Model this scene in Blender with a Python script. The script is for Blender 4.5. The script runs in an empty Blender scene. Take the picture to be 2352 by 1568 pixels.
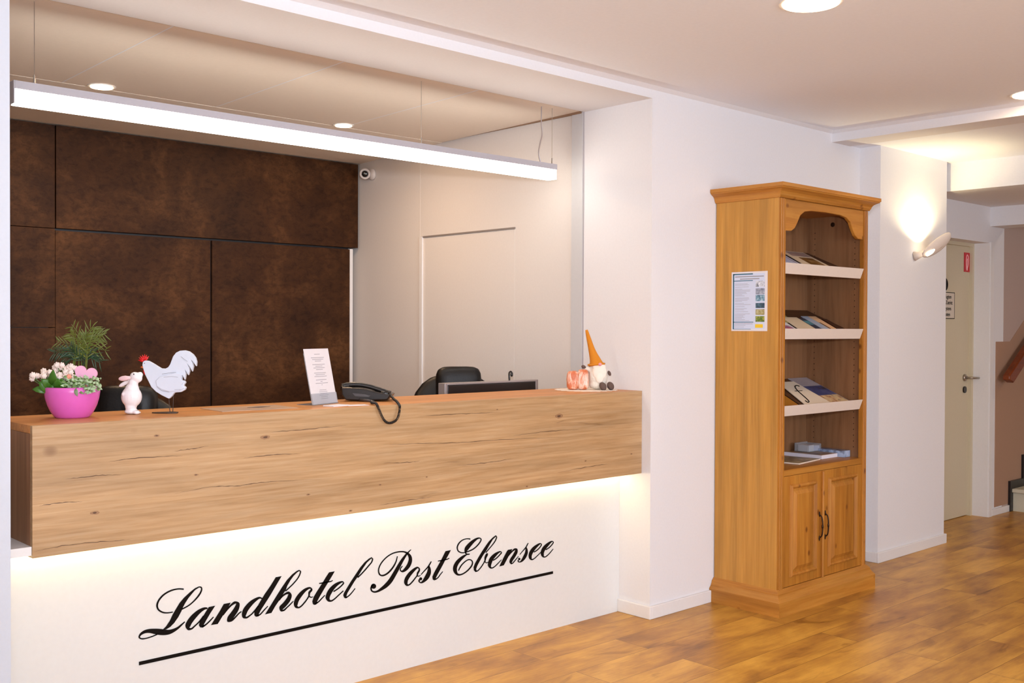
# reception of a hotel lobby
FLASH = 190
BOUNCE = 54
DAY = 98
DOWN = 4.2
SPOT = 9.0
SCONCE = 17.0
STAIR = 16.0
HALL = 11.0
EXPO = 0.03
PEND = 15.0
LED = 30.0
LENS = 9.0
BULB = 16.0
WORLD = 0.4
import bpy, bmesh, math, random
from mathutils import Vector, Matrix
random.seed(7)
S = bpy.context.scene
COL = S.collection
PI = math.pi
R = math.radians

# ------------------------------------------------------------------ materials
def new_mat(name):
    m = bpy.data.materials.new(name); m.use_nodes = True
    nt = m.node_tree; b = nt.nodes['Principled BSDF']
    return m, nt, b
def lin(c):
    return tuple(((v/255)/12.92 if v/255 <= .04045 else ((v/255+.055)/1.055)**2.4) for v in c)+(1,)
def plain(name, rgb, rough=.6, metal=0, spec=.5, bump=0, bscale=60, **kw):
    m, nt, b = new_mat(name)
    b.inputs['Base Color'].default_value = lin(rgb)
    b.inputs['Roughness'].default_value = rough; b.inputs['Metallic'].default_value = metal
    b.inputs['Specular IOR Level'].default_value = spec
    for k, v in kw.items(): b.inputs[k.replace('_', ' ')].default_value = v
    tc = nt.nodes.new('ShaderNodeTexCoord'); n = nt.nodes.new('ShaderNodeTexNoise')
    n.inputs['Scale'].default_value = bscale; n.inputs['Detail'].default_value = 4
    nt.links.new(tc.outputs['Object'], n.inputs['Vector'])
    mx = nt.nodes.new('ShaderNodeMix'); mx.data_type = 'RGBA'; mx.blend_type = 'MULTIPLY'
    mx.inputs['Factor'].default_value = .06
    mx.inputs['A'].default_value = lin(rgb); nt.links.new(n.outputs['Fac'], mx.inputs['B'])
    nt.links.new(mx.outputs['Result'], b.inputs['Base Color'])
    if bump:
        bp = nt.nodes.new('ShaderNodeBump'); bp.inputs['Strength'].default_value = bump; bp.inputs['Distance'].default_value = .002
        nt.links.new(n.outputs['Fac'], bp.inputs['Height']); nt.links.new(bp.outputs['Normal'], b.inputs['Normal'])
    return m
def glow(name, rgb, strength):
    m, nt, b = new_mat(name)
    b.inputs['Base Color'].default_value = (.8, .8, .8, 1)
    b.inputs['Emission Color'].default_value = lin(rgb); b.inputs['Emission Strength'].default_value = strength
    return m
def ramp(nt, fac, stops):
    r = nt.nodes.new('ShaderNodeValToRGB')
    while len(r.color_ramp.elements) > 1: r.color_ramp.elements.remove(r.color_ramp.elements[0])
    for i, (p, c) in enumerate(stops):
        e = r.color_ramp.elements[0] if i == 0 else r.color_ramp.elements.new(p)
        e.position = p; e.color = lin(c)
    nt.links.new(fac, r.inputs['Fac']); return r.outputs['Color']
def coords(nt, scale, rot=(0, 0, 0), kind='Object', loc=(0, 0, 0)):
    tc = nt.nodes.new('ShaderNodeTexCoord'); mp = nt.nodes.new('ShaderNodeMapping')
    mp.inputs['Scale'].default_value = scale; mp.inputs['Rotation'].default_value = rot; mp.inputs['Location'].default_value = loc
    nt.links.new(tc.outputs[kind], mp.inputs['Vector']); return mp.outputs['Vector']
def noise(nt, vec, scale=1, detail=6, rough=.6, dist=0):
    n = nt.nodes.new('ShaderNodeTexNoise'); n.inputs['Scale'].default_value = scale; n.inputs['Detail'].default_value = detail
    n.inputs['Roughness'].default_value = rough; n.inputs['Distortion'].default_value = dist
    nt.links.new(vec, n.inputs['Vector']); return n.outputs['Fac']
def mixc(nt, fac, a, b, mode='MIX'):
    mx = nt.nodes.new('ShaderNodeMix'); mx.data_type = 'RGBA'; mx.blend_type = mode; mx.clamp_factor = True
    for k, v in (('Factor', fac), ('A', a), ('B', b)):
        if hasattr(v, 'links'): nt.links.new(v, mx.inputs[k])
        else: mx.inputs[k].default_value = v
    return mx.outputs['Result']
def wood(name, light, mid, dark, axis='X', grain=(1.2, 22), crack=None, knots=None, rough=.5, seed=0, low=.3, high=.72, spec=.4):
    """wood with its grain along one object axis"""
    m, nt, b = new_mat(name)
    def sc(a, c): return {'X': (a, c, c), 'Y': (c, a, c), 'Z': (c, c, a)}[axis]
    v = coords(nt, sc(*grain), loc=(seed, seed*2.3, seed*.7))
    f1 = noise(nt, v, 1, 8, .65, .35)
    col = ramp(nt, f1, [(low, dark), (.5, mid), (high, light)])
    v2 = coords(nt, sc(grain[0]*.35, grain[1]*.18), loc=(seed+5, 1, 3))
    f2 = noise(nt, v2, 1, 3)
    tone = ramp(nt, f2, [(.3, (205, 205, 205)), (.7, (255, 255, 255))])
    col = mixc(nt, .8, col, tone, 'MULTIPLY')
    if crack:
        vc = coords(nt, sc(crack[0], crack[1]), loc=(seed+9, 4, 7))
        fc = noise(nt, vc, 1, 4, .45, .35)
        cm = ramp(nt, fc, [(.0, (0, 0, 0)), (crack[2]-.006, (0, 0, 0)), (crack[2], (255, 255, 255)), (crack[2]+.006, (0, 0, 0))])
        vm = coords(nt, sc(crack[0]*1.7, crack[1]*.4), loc=(seed+3, 8, 1))
        msk = ramp(nt, noise(nt, vm, 1, 2), [(.52, (0, 0, 0)), (.66, (255, 255, 255))])
        cm = mixc(nt, 1.0, cm, msk, 'MULTIPLY')
        bw = nt.nodes.new('ShaderNodeRGBToBW'); nt.links.new(cm, bw.inputs[0])
        mul = nt.nodes.new('ShaderNodeMath'); mul.operation = 'MULTIPLY'; mul.inputs[1].default_value = .75
        nt.links.new(bw.outputs[0], mul.inputs[0])
        col = mixc(nt, mul.outputs[0], col, lin(crack[3]))
    if knots:
        vk = coords(nt, sc(knots[0]*.75, knots[0]), loc=(seed+1.3, 2.2, .4))
        w = nt.nodes.new('ShaderNodeTexVoronoi'); w.inputs['Scale'].default_value = 1; nt.links.new(vk, w.inputs['Vector'])
        km = ramp(nt, w.outputs['Distance'], [(0, (255, 255, 255)), (knots[1]*.6, (200, 200, 200)), (knots[1], (0, 0, 0))])
        bw = nt.nodes.new('ShaderNodeRGBToBW'); nt.links.new(km, bw.inputs[0])
        col = mixc(nt, bw.outputs[0], col, lin(knots[2]))
    nt.links.new(col, b.inputs['Base Color'])
    b.inputs['Roughness'].default_value = rough; b.inputs['Specular IOR Level'].default_value = spec
    bp = nt.nodes.new('ShaderNodeBump'); bp.inputs['Strength'].default_value = .15; bp.inputs['Distance'].default_value = .001
    nt.links.new(f1, bp.inputs['Height']); nt.links.new(bp.outputs['Normal'], b.inputs['Normal'])
    return m
def floor_mat():
    m, nt, b = new_mat('wood_plank_floor')
    v = coords(nt, (1, 1, 1), loc=(.37, .11, 0))
    br = nt.nodes.new('ShaderNodeTexBrick'); br.inputs['Scale'].default_value = 1
    br.inputs['Brick Width'].default_value = 1.24; br.inputs['Row Height'].default_value = .19; br.inputs['Mortar Size'].default_value = .0012
    br.inputs['Mortar Smooth'].default_value = .2; br.inputs['Bias'].default_value = 0; br.offset = .37
    br.inputs['Color1'].default_value = (0, 0, 0, 1); br.inputs['Color2'].default_value = (1, 1, 1, 1); br.inputs['Mortar'].default_value = (.5, .5, .5, 1)
    nt.links.new(v, br.inputs['Vector'])
    add = nt.nodes.new('ShaderNodeVectorMath'); add.operation = 'MULTIPLY_ADD'
    add.inputs[1].default_value = (7, 13, 0); nt.links.new(br.outputs['Color'], add.inputs[0]); nt.links.new(v, add.inputs[2])
    mp = nt.nodes.new('ShaderNodeMapping'); mp.inputs['Scale'].default_value = (1.9, 5.2, 1); nt.links.new(add.outputs[0], mp.inputs['Vector'])
    f1 = noise(nt, mp.outputs[0], 1, 6, .6, .25)
    mp2 = nt.nodes.new('ShaderNodeMapping'); mp2.inputs['Scale'].default_value = (5, 90, 1); nt.links.new(add.outputs[0], mp2.inputs['Vector'])
    f2 = noise(nt, mp2.outputs[0], 1, 5, .6, .2)
    mix = nt.nodes.new('ShaderNodeMath'); mix.operation = 'MULTIPLY_ADD'; mix.inputs[1].default_value = .22; nt.links.new(f2, mix.inputs[0]); nt.links.new(f1, mix.inputs[2])
    col = ramp(nt, mix.outputs[0], FLOORRAMP)
    tone = mixc(nt, .5, br.outputs['Color'], (.5, .5, .5, 1))
    tone2 = ramp(nt, tone, [(0, (226, 222, 216)), (1, (255, 255, 255))])
    col = mixc(nt, 1.0, col, tone2, 'MULTIPLY')
    # darker knots and smudges that belong to the boards
    mp3 = nt.nodes.new('ShaderNodeMapping'); mp3.inputs['Scale'].default_value = (2.6, 6.5, 1); nt.links.new(add.outputs[0], mp3.inputs['Vector'])
    f3 = noise(nt, mp3.outputs[0], 1, 4, .55, 1.2)
    sm = ramp(nt, f3, [(.62, (255, 255, 255)), (.74, (200, 188, 168))])
    col = mixc(nt, 1.0, col, sm, 'MULTIPLY')
    gap = ramp(nt, br.outputs['Fac'], [(0, (255, 255, 255)), (1, (150, 135, 110))])
    col = mixc(nt, 1.0, col, gap, 'MULTIPLY')
    nt.links.new(col, b.inputs['Base Color'])
    b.inputs['Roughness'].default_value = .36; b.inputs['Specular IOR Level'].default_value = .35
    bp = nt.nodes.new('ShaderNodeBump'); bp.inputs['Strength'].default_value = .12; bp.inputs['Distance'].default_value = .001
    nt.links.new(f2, bp.inputs['Height']); nt.links.new(bp.outputs['Normal'], b.inputs['Normal'])
    return m
FLOORRAMP = [(.36, (128, 86, 42)), (.5, (168, 117, 52)), (.62, (194, 142, 60)), (.76, (218, 166, 74))]

def patina():
    m, nt, b = new_mat('rusty_brown_metal_laminate')
    v = coords(nt, (1, 1, 1))
    f1 = noise(nt, v, 2.2, 8, .68, .3)
    c1 = ramp(nt, f1, [(.3, (44, 23, 11)), (.5, (66, 39, 19)), (.68, (96, 62, 34))])
    v2 = coords(nt, (1, 1, 1.6), loc=(3, 1, 9))
    f2 = noise(nt, v2, 22, 9, .75, .6)
    c2 = ramp(nt, f2, [(.35, (150, 140, 130)), (.55, (255, 255, 255)), (.75, (255, 246, 232))])
    col = mixc(nt, .7, c1, c2, 'MULTIPLY')
    # printed decor repeats as squares of slightly different tone
    v3 = coords(nt, (1, 1, 1), loc=(.13, 0, .11))
    ck = nt.nodes.new('ShaderNodeTexBrick'); ck.inputs['Scale'].default_value = 1; ck.offset = 0
    ck.inputs['Brick Width'].default_value = .6; ck.inputs['Row Height'].default_value = .58; ck.inputs['Mortar Size'].default_value = 0
    ck.inputs['Color1'].default_value = (.76, .74, .72, 1); ck.inputs['Color2'].default_value = (1, 1, 1, 1)
    sw = nt.nodes.new('ShaderNodeSeparateXYZ'); cb = nt.nodes.new('ShaderNodeCombineXYZ')
    nt.links.new(v3, sw.inputs[0]); nt.links.new(sw.outputs['X'], cb.inputs['X']); nt.links.new(sw.outputs['Z'], cb.inputs['Y'])
    nt.links.new(cb.outputs[0], ck.inputs['Vector'])
    col = mixc(nt, .6, col, ck.outputs['Color'], 'MULTIPLY')
    nt.links.new(col, b.inputs['Base Color']); b.inputs['Roughness'].default_value = .55
    b.inputs['Specular IOR Level'].default_value = .15
    return m

M = {}
M['wall'] = plain('white_wall_paint', (226, 224, 226), .85, bump=.15, bscale=90)
M['wall_toned'] = plain('wall_paint_toned_down', (204, 209, 219), .85, bump=.15, bscale=90)  # wall paint darkened and blued to offset the strong light on the left wall
M['inner'] = plain('inner_room_wall_paint', (217, 210, 205), .85, bump=.1, bscale=90)
M['ceil'] = plain('ceiling_paint', (240, 244, 252), .9)
M['ceil_in'] = plain('panel_ceiling_paint', (238, 226, 212), .8)
M['trimw'] = plain('white_trim_lacquer', (228, 225, 224), .45)
M['jamb'] = plain('jamb_profile_grey', (200, 200, 202), .5)
M['floor'] = floor_mat()
M['patina'] = patina()
M['blackgap'] = plain('black_shadow_profile', (14, 14, 18), .5)
M['oak'] = wood('oak_laminate_front', (204, 170, 130), (192, 154, 110), (168, 128, 84), 'X', (3.2, 85), crack=(.55, 8.5, .5, (84, 54, 34)), knots=(3.4, .075, (120, 84, 54)), rough=.42, seed=2, low=.25, high=.72)
M['crack'] = plain('oak_crack', (92, 62, 40), .6)
M['knot'] = plain('oak_knot', (150, 112, 78), .5)
M['oak_top'] = wood('oak_laminate_top', (222, 158, 92), (212, 144, 80), (194, 124, 62), 'X', (3, 70), rough=.45, seed=4)
M['oak_end'] = wood('oak_laminate_end', (176, 128, 92), (158, 112, 78), (132, 90, 60), 'Z', (1.6, 40), rough=.45, seed=6)
M['lacq'] = plain('white_desk_lacquer', (222, 221, 218), .4)
M['ink'] = plain('black_vinyl', (14, 8, 5), .6, spec=.12)
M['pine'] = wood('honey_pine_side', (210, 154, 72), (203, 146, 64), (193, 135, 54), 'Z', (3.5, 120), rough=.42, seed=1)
M['pine_f'] = wood('honey_pine_front', (194, 134, 54), (182, 118, 42), (160, 98, 30), 'Z', (2.2, 44), knots=(12, .17, (96, 46, 12)), rough=.42, seed=3)
M['pine_h'] = wood('honey_pine_rail', (204, 144, 64), (192, 128, 50), (172, 108, 36), 'X', (2.2, 44), knots=(9, .13, (96, 46, 12)), rough=.42, seed=8)
M['pine_y'] = wood('honey_pine_rail_side', (204, 144, 64), (192, 128, 50), (172, 108, 36), 'Y', (2.2, 44), knots=(9, .13, (96, 46, 12)), rough=.42, seed=8)
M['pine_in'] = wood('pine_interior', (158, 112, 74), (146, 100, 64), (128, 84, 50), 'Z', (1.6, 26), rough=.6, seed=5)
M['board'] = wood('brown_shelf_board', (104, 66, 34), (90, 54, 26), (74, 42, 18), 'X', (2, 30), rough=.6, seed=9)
M['lip'] = plain('white_shelf_lip', (222, 208, 196), .6)
M['iron'] = plain('dark_iron', (58, 38, 24), .45, .7)
M['pink'] = plain('pink_plastic', (218, 98, 184), .32)
M['rimpink'] = plain('pale_pink_felt', (240, 176, 206), .7)
M['soil'] = plain('potting_soil', (46, 32, 24), .95, bump=.6, bscale=200)
M['leaf'] = plain('succulent_leaf', (62, 108, 28), .4, bump=.2)
M['palm'] = plain('palm_leaf', (94, 104, 32), .5)
M['palm_d'] = plain('dark_palm_leaf', (30, 60, 30), .5)
M['vari'] = plain('silver_green_leaf', (176, 198, 156), .5)
M['varid'] = plain('mid_green_leaf', (110, 140, 78), .5)
M['petal'] = plain('blush_petal', (250, 228, 216), .6, Subsurface_Weight=.1)
M['petalc'] = plain('coral_petal_heart', (232, 150, 126), .6)
M['ceramic'] = plain('white_glazed_ceramic', (238, 232, 232), .12, spec=.7)
M['blush'] = plain('blush_glaze', (232, 196, 196), .2)
M['rooster'] = plain('whitewashed_metal', (206, 212, 224), .55, bump=.4, bscale=40)
M['scratch'] = plain('grey_brush_line', (120, 118, 120), .7)
M['red'] = plain('red_enamel', (206, 22, 26), .4)
M['beak'] = plain('orange_enamel', (232, 120, 60), .4)
M['wire'] = plain('dark_wire', (66, 50, 40), .5, .5)
M['paper'] = plain('white_paper', (226, 220, 222), .7)
M['print'] = plain('grey_print', (150, 146, 150), .8)
M['phone'] = plain('black_phone_plastic', (24, 18, 15), .28)
M['phone2'] = plain('dark_grey_plastic', (62, 56, 56), .45)
M['leather'] = plain('black_leather', (17, 13, 12), .42, spec=.3, bump=.25, bscale=120)
M['seam'] = plain('black_piping', (14, 11, 10), .5)
M['screen'] = plain('black_monitor_shell', (34, 26, 24), .35)
M['silver'] = plain('silver_plastic', (176, 166, 164), .35, .5)
M['chrome'] = plain('brushed_steel', (170, 160, 148), .3, .9)
M['alu'] = plain('white_aluminium', (176, 172, 178), .5)
M['diff'] = glow('lamp_diffuser', (255, 250, 239), PEND)
M['spot'] = glow('downlight_lens', (255, 228, 190), LENS)
M['led'] = glow('warm_led_strip', (255, 228, 170), LED)
M['bulb'] = glow('sconce_bulb', (255, 240, 205), BULB)
M['sconce'] = plain('white_plaster_shade', (214, 200, 188), .6)
M['doorp'] = plain('greenish_cream_door', (206, 194, 166), .5)
M['stair_w'] = plain('stairwell_paint', (182, 160, 150), .85)
M['dado'] = plain('brown_dado_paint', (168, 132, 108), .8)
M['skirt'] = plain('black_stone', (28, 24, 26), .35)
M['step'] = plain('pale_stone_step', (206, 200, 178), .4)
M['rail'] = wood('reddish_handrail', (150, 72, 24), (132, 58, 16), (104, 42, 10), 'X', (3, 30), rough=.3, seed=12)
M['signred'] = plain('red_sign', (196, 28, 44), .45)
M['signwhite'] = plain('pale_sign_print', (250, 196, 196), .6)
M['signpaper'] = plain('cream_sign', (212, 200, 184), .6)
M['hat'] = plain('mustard_felt', (206, 128, 24), .9, bump=.5, bscale=250)
M['fluff'] = plain('white_fleece', (226, 218, 204), .95, bump=1, bscale=160)
M['nose'] = plain('pink_felt', (222, 150, 158), .9)
M['slip'] = plain('taupe_felt', (96, 76, 68), .95, bump=.5, bscale=220)
M['lace'] = plain('white_lace', (238, 226, 212), .9)
M['camw'] = plain('white_camera_shell', (212, 202, 196), .4)
M['lens'] = plain('black_glass', (10, 10, 12), .08)
M['holder'] = None
mh, nth, bh = new_mat('clear_acrylic')
bh.inputs['Base Color'].default_value = (.95, .97, 1, 1); bh.inputs['Transmission Weight'].default_value = .85
bh.inputs['Roughness'].default_value = .08; bh.inputs['IOR'].default_value = 1.45
M['holder'] = mh
def salt():
    m, nt, b = new_mat('salt_crystal')
    v = coords(nt, (1, 1, .45))
    f = noise(nt, v, 34, 5, .7, 1.1)
    c = ramp(nt, f, [(.3, (184, 84, 44)), (.45, (206, 116, 74)), (.55, (228, 178, 152)), (.68, (238, 218, 208))])
    nt.links.new(c, b.inputs['Base Color']); b.inputs['Roughness'].default_value = .45
    b.inputs['Subsurface Weight'].default_value = .15
    bp = nt.nodes.new('ShaderNodeBump'); bp.inputs['Strength'].default_value = .8; bp.inputs['Distance'].default_value = .004
    nt.links.new(f, bp.inputs['Height']); nt.links.new(bp.outputs['Normal'], b.inputs['Normal'])
    return m
M['salt'] = salt()
def photo_mat(name, cols, scale=(9, 9, 9), rough=.35, rot=(0, 0, 0), seed=0, sharp=False):
    """a printed picture: soft blotches in the given colours"""
    m, nt, b = new_mat(name)
    v = coords(nt, scale, rot, loc=(seed, seed*.6, seed*1.7))
    f = noise(nt, v, 1, 5, .6, .6)
    n = len(cols)
    c = ramp(nt, f, [(.3+.42*i/max(1, n-1), q) for i, q in enumerate(cols)])
    nt.links.new(c, b.inputs['Base Color']); b.inputs['Roughness'].default_value = rough
    return m

# ------------------------------------------------------------------ mesh building
class MB:
    def __init__(s): s.bm = bmesh.new()
    def box(s, x0, x1, y0, y1, z0, z1, M4=None):
        vs = [s.bm.verts.new(Vector(p)) for p in ((x0, y0, z0), (x1, y0, z0), (x1, y1, z0), (x0, y1, z0), (x0, y0, z1), (x1, y0, z1), (x1, y1, z1), (x0, y1, z1))]
        if M4 is not None:
            for v in vs: v.co = M4 @ v.co
        for f in ((0, 3, 2, 1), (4, 5, 6, 7), (0, 1, 5, 4), (1, 2, 6, 5), (2, 3, 7, 6), (3, 0, 4, 7)): s.bm.faces.new([vs[i] for i in f])
        return s
    def prism(s, pts, a, b, axis='Y', M4=None):
        """closed outline pts in the plane across axis, swept from a to b"""
        def P(u, v, w): return Vector({'Y': (u, w, v), 'Z': (u, v, w), 'X': (w, u, v)}[axis])
        A = [s.bm.verts.new(P(u, v, a)) for u, v in pts]; B = [s.bm.verts.new(P(u, v, b)) for u, v in pts]
        if M4 is not None:
            for v in A+B: v.co = M4 @ v.co
        s.bm.faces.new(A); s.bm.faces.new(B[::-1]); n = len(pts)
        for i in range(n): s.bm.faces.new((A[i], B[i], B[(i+1) % n], A[(i+1) % n]))
        return s
    def poly(s, pts):
        s.bm.faces.new([s.bm.verts.new(Vector(p)) for p in pts]); return s
    def lathe(s, prof, c=(0, 0, 0), seg=32, M4=None):
        rings = []
        for r, z in prof:
            rings.append([s.bm.verts.new(Vector((c[0]+r*math.cos(2*PI*i/seg), c[1]+r*math.sin(2*PI*i/seg), c[2]+z))) for i in range(seg)])
        for a, b in zip(rings, rings[1:]):
            for i in range(seg): s.bm.faces.new((a[i], a[(i+1) % seg], b[(i+1) % seg], b[i]))
        s.bm.faces.new(rings[0][::-1]); s.bm.faces.new(rings[-1])
        if M4 is not None:
            for r_ in rings:
                for v in r_: v.co = M4 @ v.co
        return s
    def tube(s, pts, rad, seg=10, cap=True):
        pts = [Vector(p) for p in pts]; n = len(pts)
        rad = rad if isinstance(rad, (list, tuple)) else [rad]*n
        up = None; rings = []
        for i in range(n):
            t = (pts[min(i+1, n-1)]-pts[max(i-1, 0)]).normalized()
            if up is None:
                up = Vector((0, 0, 1)) if abs(t.z) < .9 else Vector((1, 0, 0))
            a = t.cross(up).normalized(); up = a.cross(t).normalized()
            rings.append([s.bm.verts.new(pts[i]+(a*math.cos(2*PI*k/seg)+up*math.sin(2*PI*k/seg))*rad[i]) for k in range(seg)])
        for a, b in zip(rings, rings[1:]):
            for i in range(seg): s.bm.faces.new((a[i], a[(i+1) % seg], b[(i+1) % seg], b[i]))
        if cap: s.bm.faces.new(rings[0][::-1]); s.bm.faces.new(rings[-1])
        return s
    def ell(s, c, r, rot=(0, 0, 0), u=20, v=12):
        from mathutils import Euler
        Mx = Matrix.Translation(Vector(c)) @ Euler(rot).to_matrix().to_4x4() @ Matrix.Diagonal((r[0], r[1], r[2], 1))
        bmesh.ops.create_uvsphere(s.bm, u_segments=u, v_segments=v, radius=1, matrix=Mx); return s
    def leaf(s, base, tip, width, up=(0, 0, 1), bend=0.1, n=5):
        """a leaf blade: thin folded strip from base to tip"""
        b = Vector(base); t = Vector(tip); d = t-b; L = d.length; d.normalize(); up = Vector(up)
        side = d.cross(up); side = side.normalized() if side.length > 1e-4 else Vector((1, 0, 0)); nn = side.cross(d)
        L_, R_, C_ = [], [], []
        for i in range(n+1):
            q = i/n; w = width*math.sin(PI*(q*.86+.09))**.8*.5 if 0 < i < n else width*.06
            c = b+d*(L*q)+nn*(math.sin(PI*q)*L*bend)
            C_.append(s.bm.verts.new(c)); L_.append(s.bm.verts.new(c+side*w+nn*w*.35)); R_.append(s.bm.verts.new(c-side*w+nn*w*.35))
        for i in range(n):
            s.bm.faces.new((L_[i], L_[i+1], C_[i+1], C_[i])); s.bm.faces.new((C_[i], C_[i+1], R_[i+1], R_[i]))
        return s
def bez(pts, n=8):
    """Catmull-Rom through pts"""
    P = [Vector(p) for p in pts]; o = []
    for i in range(len(P)-1):
        a = P[max(i-1, 0)]; b = P[i]; c = P[i+1]; d = P[min(i+2, len(P)-1)]
        for k in range(n):
            t = k/n
            o.append(.5*((2*b)+(c-a)*t+(2*a-5*b+4*c-d)*t*t+(3*b-a-3*c+d)*t**3))
    o.append(P[-1]); return o
def link(name, mb, mat, bevel=0, smooth=False, sub=0, solid=0):
    me = bpy.data.meshes.new(name)
    bmesh.ops.recalc_face_normals(mb.bm, faces=mb.bm.faces)
    mb.bm.to_mesh(me); mb.bm.free()
    me.materials.append(mat); o = bpy.data.objects.new(name, me); COL.objects.link(o)
    if smooth:
        for p in me.polygons: p.use_smooth = True
    if solid:
        md = o.modifiers.new('solid', 'SOLIDIFY'); md.thickness = solid; md.offset = 0
    if bevel:
        md = o.modifiers.new('bevel', 'BEVEL'); md.width = bevel; md.segments = 2; md.limit_method = 'ANGLE'; md.angle_limit = R(40)
    if sub:
        md = o.modifiers.new('sub', 'SUBSURF'); md.levels = sub; md.render_levels = sub
    return o
def tag(o, label=None, cat=None, group=None, kind=None):
    if label: o['label'] = label
    if cat: o['category'] = cat
    if group: o['group'] = group
    if kind: o['kind'] = kind
    return o
def thing(name, label, cat, loc, rotz=0, group=None):
    o = bpy.data.objects.new(name, None); COL.objects.link(o); o.empty_display_size = .1
    o.location = loc; o.rotation_euler = (0, 0, rotz)
    return tag(o, label, cat, group)
def part(name, mb, mat, parent, world=False, label=None, **kw):
    """a child mesh; its vertices are in the thing's own space (or in world space)"""
    root = parent
    while root.parent: root = root.parent
    if world:
        Mi = (Matrix.Translation(root.location) @ root.rotation_euler.to_matrix().to_4x4()).inverted()
        for v in mb.bm.verts: v.co = Mi @ v.co
    o = link(name, mb, mat, **kw); o.parent = parent
    if label: o['label'] = label
    return o
def solo(name, mb, mat, label, cat, group=None, **kw):
    vs = [v.co.copy() for v in mb.bm.verts]
    c = Vector(((min(v.x for v in vs)+max(v.x for v in vs))/2, (min(v.y for v in vs)+max(v.y for v in vs))/2, min(v.z for v in vs)))
    for v in mb.bm.verts: v.co -= c
    o = link(name, mb, mat, **kw); o.location = c
    return tag(o, label, cat, group)
def struct(name, mb, mat, parent=None, **kw):
    o = link(name, mb, mat, **kw)
    if parent: o.parent = parent
    else: o['kind'] = 'structure'
    return o
def copy_tree(root):
    c = root.copy(); COL.objects.link(c)
    for ch in root.children:
        d = ch.copy(); COL.objects.link(d); d.parent = c
        for g in ch.children:
            e = g.copy(); COL.objects.link(e); e.parent = d
    return c
def text_mesh(name, body, size, mat, parent, M4, align='CENTER', kind=None):
    cu = bpy.data.curves.new(name, 'FONT'); cu.body = body; cu.size = size; cu.align_x = align; cu.extrude = .0004
    tmp = bpy.data.objects.new('tmp', cu); COL.objects.link(tmp)
    bpy.context.view_layer.update()
    me = bpy.data.meshes.new_from_object(tmp.evaluated_get(bpy.context.evaluated_depsgraph_get()))
    bpy.data.objects.remove(tmp)
    me.transform(M4); me.materials.clear(); me.materials.append(mat)
    o = bpy.data.objects.new(name, me); COL.objects.link(o); o.parent = parent
    return o

# ------------------------------------------------------------------ camera
CAM = Vector((-3.9332, -3.2475, 1.4))
ax_r = Vector((0.73252266, -0.68073206, 0.00379648)); ax_u = Vector((0.00549929, 0.01149429, 0.99991882)); ax_f = Vector((0.68072044, 0.73244231, -0.01216337))
cd = bpy.data.cameras.new('camera'); cam = bpy.data.objects.new('camera', cd); COL.objects.link(cam)
cd.sensor_width = 36; cd.lens = 2409.91/2352*36; cd.clip_start = .05
cam.matrix_world = Matrix(((ax_r.x, ax_u.x, -ax_f.x, CAM.x), (ax_r.y, ax_u.y, -ax_f.y, CAM.y), (ax_r.z, ax_u.z, -ax_f.z, CAM.z), (0, 0, 0, 1)))
S.camera = cam
VIEW = R(-42.9)        # things whose outline faces the visitor are turned by this

# ------------------------------------------------------------------ the setting
CE = 2.567             # foyer ceiling
SO = 2.51              # soffit over the counter
def B(*a): return MB().box(*a)
struct('floor', B(-7, 8, -7, 4.2, -.1, 0), M['floor'])
struct('ceiling', B(-7, 1.66, -7, .0, CE, CE+.1), M['ceil'])
struct('trim_1', MB().box(-7, 1.75, 0, .448, SO, CE+.1), M['wall'])          # beam over the counter opening
struct('wall_front', MB().box(0, 2.6, 0, .448, 0, SO), M['wall'])
struct('wall_left', MB().box(-7, -2.919, 0, .448, 0, SO), M['wall_toned'])
struct('wall_pillar', MB().box(1.969, 2.85, -.135, .3, 0, 2.52), M['wall'])
# cove between ceiling and walls
struct('trim_2', MB().prism([(0, CE), (-.022, CE), (0, CE-.016)], -7, 1.645, 'X'), M['wall'])
# stepped down beam and lower ceiling on the right
struct('trim_3', MB().box(1.645, 1.85, -7, 0, 2.502, CE+.1), M['wall'])
struct('trim_4', MB().prism([(1.645, CE), (1.623, CE), (1.645, CE-.016)], -7, 0, 'Y'), M['wall'])
struct('ceiling_passage', B(1.85, 2.94, -7, .08, 2.506, 2.66), M['ceil'])
struct('trim_5', B(2.94, 3.1, -7, .08, 2.322, 2.66), M['wall'])                # lintel before the stair hall
struct('ceiling_hall', B(3.1, 4.05, -7, .08, 2.324, 2.45), M['wall'])
struct('trim_6', B(4.05, 4.3, -7, .08, 2.18, 2.45), M['wall'])
struct('ceiling_stairwell', B(4.3, 8, -7, .08, 3.6, 3.7), M['stair_w'])
struct('wall_stairwell_side', B(4.28, 4.3, -7, .08, 2.4, 3.7), M['stair_w'])
# wall with the back door
wb = MB(); wb.box(2.85, 3.15, .08, .3, 0, 2.33); wb.box(3.15, 4.05, .08, .3, 2.055, 2.33); wb.box(4.05, 4.3, .08, .3, 0, 2.4)
struct('wall_passage', wb, M['wall'])
struct('wall_stairwell', B(4.3, 8, .08, .3, 0, 3.7), M['stair_w'])
struct('trim_7', MB().prism([(4.16, .06), (4.16, 1.316), (4.425, 1.316), (6.2, 2.43), (8, 3.3), (8, .06)], .077, .08, 'Y'), M['dado'])
d2 = struct('door_2', B(3.2, 4.0, .215, .255, .005, 2.03), M['doorp'])
fr = MB(); fr.box(3.15, 3.2, .19, .27, 0, 2.055); fr.box(4.0, 4.05, .19, .27, 0, 2.055); fr.box(3.2, 4.0, .19, .27, 2.03, 2.055)
struct('door_frame', fr, M['doorp'], d2)
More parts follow.
